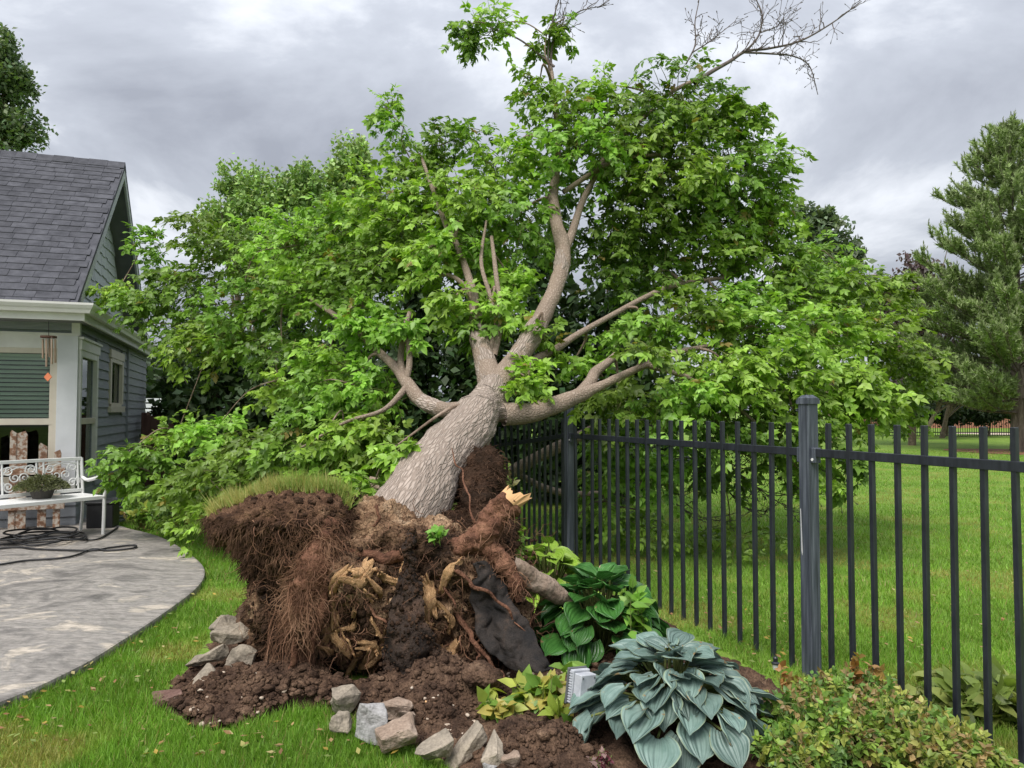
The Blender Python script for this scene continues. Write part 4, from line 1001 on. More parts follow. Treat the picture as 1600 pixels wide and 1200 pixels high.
# --- limbs
LIMBS = [
 [(800, 738, 8.9, .11), (845, 712, 8.9, .10), (890, 690, 8.9, .10), (940, 664, 8.9, .08)], [(812, 742, 9.1, .05), (850, 762, 9.1, .06), (895, 772, 9.1, .06), (950, 770, 9.0, .04)],
 [(776, 612, 5.88, .18), (800, 572, 6.1, .135), (826, 532, 6.3, .122), (852, 486, 6.55, .112), (874, 432, 6.8, .10), (880, 392, 7.0, .10), (870, 350, 7.15, .088), (864, 312, 7.3, .078), (866, 292, 7.4, .07), (872, 220, 7.7, .045), (866, 150, 7.9, .032), (862, 112, 8.0, .022)],
 [(880, 396, 6.98, .07), (893, 366, 7.15, .06), (908, 320, 7.35, .05), (925, 285, 7.5, .042), (950, 240, 7.6, .03), (1000, 190, 7.8, .022)],
 [(772, 612, 5.9, .17), (760, 570, 6.15, .132), (748, 528, 6.35, .11), (742, 480, 6.55, .075), (734, 440, 6.75, .055), (716, 388, 7.0, .042), (694, 345, 7.2, .03), (660, 250, 7.5, .018)],
 [(764, 560, 6.2, .05), (772, 520, 6.35, .03), (768, 470, 6.5, .024), (752, 410, 6.7, .020), (760, 345, 7.0, .012)],
 [(772, 556, 6.2, .04), (782, 500, 6.4, .028), (774, 420, 6.65, .024), (768, 370, 6.9, .018)],
 [(752, 634, 5.62, .12), (716, 641, 5.8, .092), (684, 638, 5.95, .086), (656, 624, 6.1, .078), (636, 600, 6.22, .074), (618, 574, 6.4, .062), (594, 552, 6.6, .05), (560, 520, 6.9, .042), (520, 490, 7.3, .036), (484, 466, 7.7, .026)],
 [(632, 596, 6.24, .05), (626, 560, 6.4, .032), (632, 520, 6.5, .028), (640, 488, 6.6, .022)],
 [(634, 598, 6.22, .04), (640, 560, 6.3, .03), (634, 500, 6.45, .022)],
 [(786, 648, 5.6, .12), (826, 645, 5.68, .098), (866, 634, 5.78, .088), (905, 617, 5.9, .078), (936, 604, 6.0, .056), (970, 588, 6.12, .048), (1010, 570, 6.3, .040), (1040, 558, 6.45, .034), (1064, 549, 6.6, .028), (1140, 535, 7.0, .018)],
 [(906, 616, 5.9, .075), (922, 598, 6.05, .075), (930, 582, 6.2, .066), (950, 566, 6.4, .05), (962, 555, 6.5, .035)],
 [(800, 585, 6.12, .05), (832, 563, 6.3, .052), (866, 547, 6.45, .050), (900, 524, 6.65, .043), (950, 496, 6.9, .040), (1005, 466, 7.15, .038), (1050, 447, 7.35, .032), (1100, 438, 7.55, .026), (1136, 434, 7.7, .018)],
 [(734, 452, 6.7, .03), (700, 430, 6.8, .02), (655, 440, 6.9, .014)],
 [(880, 300, 7.4, .03), (960, 252, 7.5, .026), (1040, 240, 7.6, .018)],
 [(1000, 190, 7.8, .026), (1040, 150, 7.9, .026), (1080, 128, 8.0, .024), (1100, 122, 8.05, .022)],
 [(485, 466, 7.7, .028), (440, 458, 8.0, .02), (400, 500, 8.3, .014)],
 [(400, 500, 8.3, .012), (360, 520, 8.4, .012), (300, 508, 8.7, .010), (232, 505, 9.0, .008)],
 [(640, 600, 6.2, .035), (600, 640, 6.0, .022), (540, 660, 6.0, .016), (470, 700, 6.2, .012)],
 [(1010, 570, 6.3, .03), (1100, 600, 6.4, .02), (1180, 660, 6.5, .016), (1230, 720, 6.6, .012)],
]
# --- trunk and the thick starts of its limbs fused into one body with ridged bark
TR = [(568, 925, 4.20, 0.235), (600, 862, 4.40, 0.248), (636, 800, 4.65, 0.240), (682, 732, 5.05, 0.220), (729, 674, 5.4, 0.188), (762, 630, 5.7, 0.155), (776, 602, 5.92, 0.125)]
LIMBS = [[(a, b, c, r * (0.70 if r > 0.035 else 0.9)) for a, b, c, r in L] for L in LIMBS]
def trunk_mesh():
    bm = bmesh.new()
    for L, cut in [(TR, 99)] + [(LIMBS[k], c_) for k, c_ in ((2, 6), (4, 4), (7, 5), (10, 4))]:
        P, R = skel(L[:cut], 10 * len(L[:cut])); V, Fq, _ = tube_arrays(P, R, 24)
        vs = [bm.verts.new(v) for v in V]
        for q in Fq: bm.faces.new([vs[i] for i in q])
        bm.faces.new(vs[:24][::-1]); bm.faces.new(vs[-24:])
    bmesh.ops.recalc_face_normals(bm, faces=bm.faces)
    me = bpy.data.meshes.new('t'); bm.to_mesh(me); bm.free()
    o = bpy.data.objects.new('t', me); COL.objects.link(o)
    md = o.modifiers.new('r', 'REMESH'); md.mode = 'VOXEL'; md.voxel_size = 0.0115
    sm_ = o.modifiers.new('s', 'SMOOTH'); sm_.iterations = 9; sm_.factor = 0.6
    m2 = bpy.data.meshes.new_from_object(o.evaluated_get(bpy.context.evaluated_depsgraph_get())); bpy.data.objects.remove(o)
    n = len(m2.vertices); V = np.zeros(n * 3, np.float32); m2.vertices.foreach_get('co', V); N = np.zeros(n * 3, np.float32); m2.vertices.foreach_get('normal', N)
    V = V.reshape(-1, 3).astype(float); N = N.reshape(-1, 3)
    # per-vertex limb axis gives the grain direction
    A = []; D = []; E1 = []; S0 = []; off = 0.0
    for L in [TR] + [LIMBS[k] for k in (2, 4, 7, 10)]:
        P, R = skel(L, 160); T_ = unit0(np.gradient(P, axis=0)); e = np.cross(T_[0], [0.3, 1.0, 0.2]); es = []
        for t_ in T_:
            e = e - t_ * (e @ t_); e = e / np.linalg.norm(e); es.append(e)
        A.append(P); D.append(T_); E1.append(np.array(es)); S0.append(off + np.concatenate([[0], np.cumsum(np.linalg.norm(np.diff(P, axis=0), axis=1))])); off += 3.1
    A = np.vstack(A); D = np.vstack(D); E1 = np.vstack(E1); S0 = np.concatenate(S0); j = np.zeros(n, int)
    for i0 in range(0, n, 3000):
        j[i0:i0 + 3000] = np.argmin(((V[i0:i0 + 3000, None] - A[None]) ** 2).sum(-1), 1)
    rel = V - A[j]; Q = np.stack([(rel * E1[j]).sum(1), (rel * np.cross(D[j], E1[j])).sum(1), 0.22 * (S0[j] + (rel * D[j]).sum(1))], -1)
    r1 = np.abs(fbm(Q * 22, 2, 50)); r2 = np.abs(fbm(Q * 46, 2, 58))
    d = 0.020 * fbm(V * 3.0, 2, 52) + 0.018 * (0.22 - np.clip(r1, 0, 0.45)) + 0.008 * (0.2 - np.clip(r2, 0, 0.4)) + 0.03 * np.clip(fbm(V * 5.5, 2, 59) - 0.55, 0, 1)
    d = d * np.clip((V[:, 2] - 0.0) * 0 + 1, 0, 1)
    g_ = m2.attributes.new('grain', 'FLOAT_VECTOR', 'POINT'); g_.data.foreach_set('vector', Q.astype(np.float32).ravel())
    V = V + N * d[:, None]; m2.vertices.foreach_set('co', V.astype(np.float32).ravel()); m2.update(); m2.polygons.foreach_set('use_smooth', np.ones(len(m2.polygons), bool)); return m2
def unit0(a): return a / (np.linalg.norm(a, axis=-1, keepdims=True) + 1e-9)
obj('trunk', trunk_mesh(), M['bark'], tree)
SK = []
for L in LIMBS:
    n = 10 * len(L); P, R = skel(L, n)
    big = R.max() > 0.06
    V, Fq, UV = tube_arrays(P, R, 28 if big else 10)
    if big:
        nn = 28; ctr = np.repeat(P, nn, 0); rad = np.repeat(R, nn)
        f = fbm(V * 9, 3, 61); knots = np.clip(fbm(V * 3.2, 2, 66) - 0.35, 0, 1)
        V = V + (V - ctr) * (0.09 * f + 0.35 * knots)[:, None]
    me = np_mesh('branch', V, Fq, uv=UV, smooth=True)
    nn = len(V) // len(P); th_ = UV[:, 0] * 2 * math.pi; rr_ = np.repeat(R, nn)
    g_ = me.attributes.new('grain', 'FLOAT_VECTOR', 'POINT'); g_.data.foreach_set('vector', np.stack([np.cos(th_) * rr_, np.sin(th_) * rr_, UV[:, 1] * 0.8], -1).astype(np.float32).ravel())
    obj('branch', me, M['limb_bark'], tree)
    SK.append(np.column_stack([P, R]))
SKP = np.vstack(SK)

# --- dead leafless twigs at the top
def dead(L, r0, r1, seed, sub=9, sl=0.35, buds=True):
    rng = np.random.default_rng(seed); P = catmull([tuple(at(*p)) for p in L], 12 * len(L)); m = len(P)
    T = Tubes(); T.add(P, np.linspace(r0, r1, m), 6)
    B = []
    for k in range(sub):
        i = rng.integers(int(m * 0.2), m - 2); p = P[i]; tg = P[i + 1] - P[i]; tg /= np.linalg.norm(tg)
        d = tg * 0.8 + rng.normal(0, 0.5, 3) + np.array([0, 0, 0.25]); d /= np.linalg.norm(d); l = sl * rng.uniform(0.4, 1.2)
        Q = [p + d * l * t + np.array([0, 0, 0.06]) * t * t + rng.normal(0, 0.008, 3) for t in np.linspace(0, 1, 7)]; T.add(Q, np.linspace(r1 * 1.4, 0.0025, 7), 4)
        for j in range(rng.integers(3, 7)):
            q = Q[rng.integers(2, 7)]; dd = d * 0.6 + rng.normal(0, 0.6, 3); dd /= np.linalg.norm(dd); l2 = 0.13 * rng.uniform(0.4, 1.2)
            T.add([q, q + dd * l2 * 0.5 + rng.normal(0, .006, 3), q + dd * l2], [0.0028, 0.0024, 0.0018], 3)
            if buds: T.add([q + dd * l2 * 0.8, q + dd * l2, q + dd * (l2 + 0.012)], [0.002, 0.006, 0.001], 4)
    return T
DEAD = [([(862, 112, 8.0), (861, 90, 8.05), (866, 62, 8.1), (884, 40, 8.2), (905, 18, 8.3), (948, 8, 8.4)], .018, .004, 1, 12, .35),
        ([(860, 140, 7.95), (857, 70, 8.05), (870, 10, 8.1), (882, -20, 8.2)], .014, .004, 2, 8, .3),
        ([(866, 104, 8.0), (846, 88, 8.05), (812, 62, 8.1), (770, 44, 8.2), (735, 36, 8.3)], .014, .005, 3, 3, .25),
        ([(1085, 130, 8.0), (1112, 112, 8.05), (1140, 96, 8.1), (1166, 80, 8.2), (1200, 76, 8.3), (1250, 64, 8.4), (1300, 36, 8.5), (1346, 2, 8.6)], .026, .005, 4, 20, .32),
        ([(1164, 82, 8.2), (1205, 84, 8.25), (1240, 88, 8.3), (1265, 104, 8.35), (1278, 148, 8.4)], .014, .004, 5, 12, .22),
        ([(1166, 80, 8.2), (1186, 54, 8.25), (1190, 20, 8.3), (1176, -10, 8.4)], .014, .004, 6, 10, .28),
        ([(1186, 52, 8.25), (1215, 40, 8.3), (1228, 20, 8.35)], .008, .003, 7, 8, .2),
        ([(1072, 100, 8.0), (1086, 70, 8.05), (1086, 34, 8.1), (1092, 0, 8.2), (1090, -20, 8.2)], .010, .004, 8, 8, .22),
        ([(1082, 82, 8.02), (1110, 64, 8.1), (1150, 32, 8.2)], .008, .003, 9, 9, .2)]
DEAD += [([(1085, 690, 7.6), (1130, 720, 7.3), (1180, 760, 7.1), (1240, 800, 7.0)], .012, .004, 21, 16, .45), ([(1075, 700, 7.6), (1120, 745, 7.4), (1160, 790, 7.3), (1200, 800, 7.2)], .012, .004, 22, 14, .45), ([(1100, 680, 7.7), (1170, 700, 7.4), (1230, 720, 7.2), (1280, 760, 7.0)], .010, .004, 23, 14, .4),
         ([(960, 640, 7.2), (990, 655, 7.1), (1030, 668, 7.0)], .007, .003, 24, 6, .25), ([(1225, 740, 7.1), (1260, 770, 7.0), (1320, 770, 6.9)], .007, .003, 25, 6, .3), ([(1010, 740, 7.4), (1060, 790, 7.3), (1110, 815, 7.3)], .008, .003, 26, 10, .35)]
for d_ in DEAD:
    obj('dead_branch', dead(*d_).mesh('dead_branch'), M['dead_twig'], tree)

# --- foliage: sprays of compound leaves spread through clumps
LT = np.array([(0, 0, 0), (0.30, 0.30, 0.03), (0.62, 0.22, 0.01), (1.0, 0, -0.14), (0.62, -0.22, 0.01), (0.30, -0.30, 0.03), (0.45, 0, -0.04)])   # one leaflet
LTF = np.array([(0, 6, 1), (1, 6, 2), (2, 6, 3), (3, 6, 4), (4, 6, 5), (5, 6, 0)])
def unit(a): return a / (np.linalg.norm(a, axis=-1, keepdims=True) + 1e-9)
def leaflets(p, d, up, size, col):
    """arrays of leaflet frames -> vertices, faces, colours"""
    s = unit(np.cross(up, d)); nn = np.cross(d, s)
    V = p[:, None] + size[:, None, None] * (LT[None, :, 0:1] * d[:, None] + LT[None, :, 1:2] * s[:, None] + LT[None, :, 2:3] * nn[:, None])
    n = len(p); k = len(LT)
    Fc = (np.arange(n) * k)[:, None, None] + LTF[None]
    return V.reshape(-1, 3), Fc.reshape(-1, 3), np.repeat(col, k, 0)
def compound(p, d, up, size, col, rng, npair=2):
    """each compound leaf: one end leaflet and side pairs along a drooping stalk"""
    n = len(p); s = unit(np.cross(up, d)); P = []; D = []; U = []; S = []; C = []
    stalk = size * 1.15
    for k in range(-npair, npair + 1):
        if k == 0:
            pp = p + d * stalk[:, None]; dd = d; sc = 1.05
        else:
            j = abs(k); f = 0.45 + 0.42 * (j - 1) / max(1, npair - 1) if npair > 1 else 0.7
            pp = p + d * (stalk * f)[:, None]; dd = d * 0.62 + s * (0.85 * np.sign(k)); sc = 0.92
        dd = unit(dd + rng.normal(0, 0.22, (n, 3)) + np.array([0, 0, -0.18])); uu = unit(up + rng.normal(0, 0.34, (n, 3)))
        P.append(pp); D.append(dd); U.append(uu); S.append(size * sc * rng.uniform(0.8, 1.15, n)); C.append(col * rng.uniform(0.86, 1.14, (n, 1)))
    return np.vstack(P), np.vstack(D), np.vstack(U), np.concatenate(S), np.vstack(C)
# clumps: px, py, Y, half width px, half height px, half depth m, sprays, wind (dx, dz)
CL = [
 # top
 (760, 48, 8.1, 58, 22, .25, 9, -.2), (725, 55, 8.1, 24, 20, .2, 5, 0), (850, 58, 8.05, 20, 22, .15, 5, 0), (880, 40, 8.1, 12, 14, .1, 2, 0),
 (840, 130, 7.9, 30, 36, .25, 7, 0), (880, 165, 7.8, 50, 45, .3, 14, 0), (955, 140, 7.9, 38, 34, .3, 10, 0), (1060, 150, 7.9, 70, 62, .4, 26, 0), (1110, 195, 7.8, 70, 55, .4, 22, .2), (1160, 180, 7.8, 36, 26, .3, 7, .3),
 (985, 195, 7.7, 80, 55, .5, 22, 0), (900, 235, 7.6, 85, 50, .5, 26, 0), (1040, 260, 7.6, 90, 60, .6, 30, 0), (1140, 265, 7.7, 70, 60, .5, 24, .1), (1205, 260, 7.8, 42, 40, .4, 11, .3),
 (600, 160, 8.2, 20, 18, .2, 4, -.2), (612, 200, 8.1, 26, 22, .2, 5, -.2), (690, 225, 8.0, 30, 40, .3, 9, 0), (735, 215, 8.0, 26, 34, .3, 7, 0), (790, 250, 7.8, 55, 45, .5, 20, 0), (650, 262, 8.0, 60, 45, .5, 18, -.2),
 # upper middle
 (720, 310, 7.6, 90, 55, .6, 32, -.1), (610, 330, 7.8, 80, 65, .6, 34, -.3), (800, 345, 7.5, 65, 60, .6, 24, 0), (540, 350, 8.2, 60, 70, .5, 26, -.3),
 (985, 330, 7.8, 75, 60, .6, 20, 0), (1080, 350, 8.0, 85, 65, .6, 24, 0), (1170, 340, 8.0, 65, 60, .6, 22, .1), (1215, 300, 8.0, 32, 40, .4, 9, .3),
 (930, 400, 7.9, 55, 50, .6, 12, 0), (670, 405, 7.2, 70, 50, .6, 20, -.2), (590, 410, 7.5, 75, 60, .6, 30, -.4), (1010, 430, 7.8, 75, 50, .6, 18, 0), (1100, 420, 7.9, 70, 55, .6, 18, 0), (1200, 400, 8.0, 70, 55, .6, 22, .1),
 (1040, 300, 8.4, 90, 50, .4, 18, 0), (1125, 320, 8.4, 80, 50, .4, 18, 0), (960, 270, 8.3, 70, 50, .4, 14, 0), (1000, 385, 8.4, 80, 40, .4, 12, 0), (1060, 215, 8.2, 80, 45, .4, 14, 0), (860, 300, 8.4, 60, 60, .4, 10, 0), (760, 385, 8.2, 60, 40, .4, 10, 0),
 (560, 420, 8.6, 80, 60, .4, 18, -.3), (500, 390, 8.8, 60, 50, .4, 14, -.3), (640, 350, 8.4, 70, 50, .4, 14, -.2), (540, 515, 6.7, 30, 18, .2, 6, -.4), (705, 470, 6.5, 34, 22, .25, 7, -.3), (850, 520, 6.3, 22, 16, .12, 3, 0), (1010, 545, 6.1, 30, 16, .15, 4, .1),
 # left
 (440, 390, 8.6, 70, 55, .6, 28, -.4), (350, 400, 9.0, 55, 45, .5, 20, -.4), (300, 350, 9.3, 36, 30, .4, 9, -.4), (225, 382, 9.4, 26, 26, .25, 7, -.6), (275, 440, 9.0, 60, 40, .5, 22, -.5), (222, 470, 8.9, 42, 24, .4, 13, -.4), (180, 452, 9.2, 26, 16, .3, 6, -.3),
 (380, 470, 8.4, 75, 45, .6, 30, -.5), (480, 450, 8.0, 80, 50, .6, 30, -.5), (285, 505, 8.7, 50, 30, .4, 16, -.4), (330, 520, 8.4, 65, 38, .5, 20, -.5), (580, 485, 7.3, 50, 26, .4, 8, -.5),
 (430, 535, 7.8, 55, 26, .5, 8, -.5), (505, 560, 7.2, 55, 34, .5, 13, -.5), (560, 610, 6.6, 62, 42, .4, 20, -.6), (490, 615, 6.8, 55, 36, .4, 16, -.6), (600, 520, 6.9, 34, 24, .25, 8, -.4), (620, 505, 6.5, 30, 20, .2, 6, -.4),
 (430, 600, 7.4, 40, 22, .4, 8, -.5), (540, 670, 6.3, 60, 46, .4, 22, -.4), (470, 690, 6.5, 60, 45, .4, 20, -.6), (590, 690, 6.2, 40, 45, .35, 14, -.2), (390, 690, 7.0, 60, 34, .4, 16, -.6), (330, 670, 7.6, 45, 26, .4, 10, -.5), (275, 680, 8.4, 40, 26, .3, 9, -.5),
 (205, 705, 7.8, 50, 20, .25, 11, -.7), (190, 735, 7.7, 28, 20, .2, 6, -.6), (330, 740, 7.3, 60, 36, .4, 18, -.6), (420, 750, 6.8, 60, 40, .4, 18, -.6), (280, 770, 7.8, 55, 26, .35, 12, -.6), (500, 740, 6.4, 50, 40, .4, 14, -.3), (360, 785, 7.2, 70, 22, .4, 12, -.5), (460, 790, 6.8, 60, 20, .4, 10, -.4),
 # middle, in front of the trunk and limbs
 (770, 485, 6.6, 48, 30, .35, 10, -.3), (740, 500, 6.5, 36, 22, .3, 7, -.3), (800, 440, 7.0, 40, 40, .4, 9, 0), (830, 585, 6.0, 24, 26, .15, 5, 0), (815, 600, 5.8, 26, 16, .12, 4, 0), (905, 570, 6.9, 36, 24, .4, 5, 0),
 (628, 696, 5.0, 22, 26, .12, 4, 0), (570, 755, 5.2, 30, 22, .15, 5, -.2), (1000, 505, 7.0, 60, 30, .4, 11, 0), (690, 375, 7.0, 50, 30, .3, 10, -.3),
 # right
 (1280, 400, 8.2, 50, 36, .5, 14, .3), (1320, 440, 8.2, 60, 36, .5, 16, .3), (1250, 450, 7.9, 70, 45, .5, 20, .2), (1150, 480, 7.4, 80, 45, .5, 22, .2), (1080, 490, 7.0, 60, 36, .4, 14, .1), (1390, 455, 8.3, 42, 32, .4, 12, .4), (1200, 520, 7.0, 80, 45, .5, 24, .3), (1290, 520, 7.4, 70, 45, .5, 22, .3),
 (1370, 520, 7.8, 55, 42, .5, 17, .4), (1420, 560, 7.8, 42, 36, .4, 13, .4), (1130, 570, 6.6, 70, 45, .4, 22, .2), (1230, 590, 6.7, 75, 45, .4, 24, .2), (1330, 590, 7.0, 55, 40, .4, 18, .2), (1060, 610, 6.4, 60, 36, .4, 16, .1), (970, 620, 6.6, 55, 34, .4, 13, 0),
 (1130, 660, 6.7, 80, 40, .5, 20, .1), (1240, 660, 6.6, 55, 40, .4, 15, .1), (1340, 640, 6.9, 38, 36, .3, 12, .1), (1375, 640, 7.0, 22, 26, .2, 5, .2), (1430, 610, 8.2, 36, 24, .3, 8, .3), (1410, 650, 8.3, 26, 18, .3, 5, .2),
 (960, 690, 7.3, 45, 45, .4, 14, 0), (1020, 730, 7.2, 50, 50, .4, 14, 0), (940, 770, 7.4, 36, 60, .3, 12, 0), (1100, 730, 7.2, 50, 30, .4, 6, 0), (1190, 715, 7.0, 45, 30, .4, 7, 0), (1270, 725, 6.9, 30, 36, .3, 7, 0), (1320, 720, 6.8, 20, 36, .2, 5, 0),
 (1000, 815, 7.3, 50, 20, .4, 5, 0), (1150, 825, 7.3, 70, 12, .4, 4, 0), (900, 830, 7.4, 30, 26, .3, 4, 0),
]
LEAF_DENS = 2.45
def grow(CL, seed, lsize=0.068, dens=LEAF_DENS, col=(0.196, 0.335, 0.044), spray_len=(0.35, 0.75)):
    rng = np.random.default_rng(seed); Tw = Tubes(); PP = []; DD = []; UU = []; SS = []; CC = []; centres = []
    for ci, (px, py, Y, rx, ry, rz, ns, wind) in enumerate(CL):
        c = np.array(at(px, py, Y)); sx = 0.86 * rx * Y / FPX; szz = 0.86 * ry * Y / FPX; R3 = np.array([sx, rz, szz]); centres.append(c)
        tone = rng.uniform(0.6, 1.35); drp = rng.uniform(0.15, 0.6); yel = rng.uniform(-0.10, 0.10)
        for k in range(int(round(ns * dens))):
            q = rng.normal(0, 1, 3); q /= np.linalg.norm(q); rr_ = rng.random() ** 0.45 * 0.95
            start = c + q * R3 * rr_
            start -= np.array([wind * 0.25, 0, 0])
            d = unit(q * R3 / R3.max() + np.array([wind * 1.2, -0.15, 0.18]) + rng.normal(0, 0.35, 3))
            l = max(0.2, min(rng.uniform(*spray_len), 1.15 * max(sx, szz))); m = 5; t = np.linspace(0, 1, m)[:, None]
            S_ = start - d * l * 0.35
            Q = S_ + d * l * t + np.array([0.10 * wind, 0, -drp * l]) * t ** 2
            Tw.add(Q, np.linspace(0.0055, 0.0016, m), 3)
            nl = rng.integers(6, 10); ti = rng.uniform(0.25, 1.0, nl); ti[0] = 1.0
            pos = S_ + d * l * ti[:, None] + np.array([0.10 * wind, 0, -drp * l]) * ti[:, None] ** 2
            side = unit(np.cross(d, np.array([0, 0, 1.0]))) * np.where(rng.random(nl) < 0.5, -1, 1)[:, None]
            ld = unit(d * 0.55 + side * 0.75 + np.array([wind * 0.5, -0.10, -0.25 - drp * 0.7]) + rng.normal(0, 0.38, (nl, 3)))
            up = unit(np.array([-0.15 * wind, -0.30, 0.85]) + rng.normal(0, 0.36, (nl, 3)))
            PP.append(pos); DD.append(ld); UU.append(up); SS.append(lsize * rng.uniform(0.55, 1.35, nl))
            cc = np.array(col)[None] * tone * rng.uniform(0.78, 1.25, (nl, 1)) * (1 + np.array([yel, 0.0, -0.3 * yel]))
            old = rng.random(nl) < 0.012; cc[old] = np.array((0.22, 0.19, 0.04))
            pale = rng.random(nl) < 0.13; cc[pale] = cc[pale] * np.array((1.35, 1.22, 1.9))
            CC.append(cc)
    return Tw, np.vstack(PP), np.vstack(DD), np.vstack(UU), np.concatenate(SS), np.vstack(CC), centres
Tw, PP, DD, UU, SS, CC, centres = grow(CL, 17)
obj('twigs', Tw.mesh('twigs'), M['green_twig'], tree)['kind'] = 'stuff'
# the nearest compound leaves, each a piece of its own
rng = np.random.default_rng(5)
pxs = SS * FPX / PP[:, 1]; order = np.argsort(-pxs); near_i = order[:300]; rest = order[300:]
a = compound(PP[rest], DD[rest], UU[rest], SS[rest], CC[rest], rng)
V, Fc, c = leaflets(*a)
tag(obj('foliage', np_mesh('foliage', V, Fc, c), M['leaf'], tree), kind='stuff')
tmpl = []
for k in range(6):
    r2 = np.random.default_rng(100 + k)
    a = compound(np.zeros((1, 3)), np.array([[1.0, 0, 0]]), np.array([[0, 0, 1.0]]), np.array([1.0]), np.array([[0.196, 0.335, 0.044]]) * r2.uniform(0.85, 1.3), r2)
    V, Fc, c = leaflets(*a); me = np_mesh('leaf', V, Fc, c); me.materials.append(M['leaf']); tmpl.append(me)
tinv = tree.matrix_basis.inverted()
tree.matrix_basis = Matrix.Translation(tree.location); tinv = tree.matrix_basis.inverted()
for i in near_i:
    d = Vector(DD[i]); s = Vector(UU[i]).cross(d).normalized(); n = d.cross(s); sc = SS[i]
    Mx = Matrix(((d.x * sc, s.x * sc, n.x * sc, PP[i][0]), (d.y * sc, s.y * sc, n.y * sc, PP[i][1]), (d.z * sc, s.z * sc, n.z * sc, PP[i][2]), (0, 0, 0, 1)))
    o = obj('leaf', tmpl[i % 6], None, tree, False); o.matrix_basis = tinv @ Mx
# connecting branchlets from the limbs to the clumps
order = sorted(range(len(centres)), key=lambda i: np.min(np.linalg.norm(SKP[:, :3] - centres[i], axis=1)))
for i in order:
    c = centres[i]; dd = np.linalg.norm(SKP[:, :3] - c, axis=1) + 0.25 * np.abs(SKP[:, 1] - c[1]); j = int(np.argmin(dd)); p = SKP[j, :3]; r = min(SKP[j, 3] * 0.7, 0.02)
    mid = (p + c) / 2 + rng.normal(0, 0.06, 3) + np.array([0, 0, 0.08]); q = catmull([p, mid, c + rng.normal(0, .05, 3)], 12)
    rr_ = np.linspace(max(r, 0.008), 0.006, 12); V, Fq, UV = tube_arrays(q, rr_, 6)
    obj('branch', np_mesh('branch', V, Fq, uv=UV, smooth=True), M['branch_bark'], tree)
    SKP = np.vstack([SKP, np.column_stack([q[3:], rr_[3:]])])

# --- big torn roots
def rtube(name, L, n=12, seed=1, amp=0.18, mat='root', cap=True, parent=None):
    P, R = skel(L, 14 * len(L)); V, Fq, UV = tube_arrays(P, R, n); ctr = np.repeat(P, n, 0)
    V = V + (V - ctr) * (amp * fbm(V * 14, 3, seed) + 0.5 * amp * fbm(V * 45, 2, seed + 3))[:, None]
    return obj(name, np_mesh(name, V, Fq, uv=UV, smooth=True), M[mat], parent or tree), P, R
stub, P, R = rtube('broken_root', [(630, 852, 4.0, .04), (680, 864, 3.93, .058), (722, 860, 3.90, .070), (750, 843, 3.92, .073), (768, 818, 3.95, .071), (784, 796, 3.98, .068), (797, 781, 4.0, .066)], 40, 4, 0.30)
# splintered pale end
def torn_end(p, ax, side, r, seed, spike=None):
    rng = np.random.default_rng(seed); ax = Vector(ax).normalized(); s = Vector(side); s = (s - ax * s.dot(ax)).normalized(); t = ax.cross(s); m = MB(); n = 36
    ring = []; top = []
    for i in range(n):
        a = 2 * math.pi * i / n; d = s * math.cos(a) + t * math.sin(a)
        jag = 0.03 * abs(math.sin(i * 2.3 + seed)) + 0.025 * rng.random()
        if spike is not None: jag += spike * max(0, math.cos(a)) ** 6
        ring.append(Vector(p) + d * r * 0.97 - ax * 0.02); top.append(Vector(p) + d * r * (0.95 + (0.5 * max(0, math.cos(a)) ** 6 if spike else 0)) + ax * jag)
    b = 0; m.v = ring + top + [Vector(p) + ax * 0.006]
    for i in range(n):
        j = (i + 1) % n; m.f.append([i, j, n + j, n + i]); m.f.append([n + i, n + j, 2 * n])
    return m
torn_end(P[-1], P[-1] - P[-6], (1, 0, 0.6), R[-1], 3, 0.05).build('torn_wood', M['wood'], stub)
rt2, P, R = rtube('broken_root', [(745, 848, 3.94, .045), (770, 862, 3.90, .047), (792, 884, 3.88, .045), (806, 910, 3.87, .036), (812, 940, 3.86, .018)], 34, 14, 0.32)
rt3, P, R = rtube('bare_root', [(796, 880, 3.92, .045), (818, 897, 3.96, .060), (842, 912, 4.0, .058), (870, 928, 4.05, .05), (900, 945, 4.1, .03)], 30, 24, 0.16, 'branch_bark')
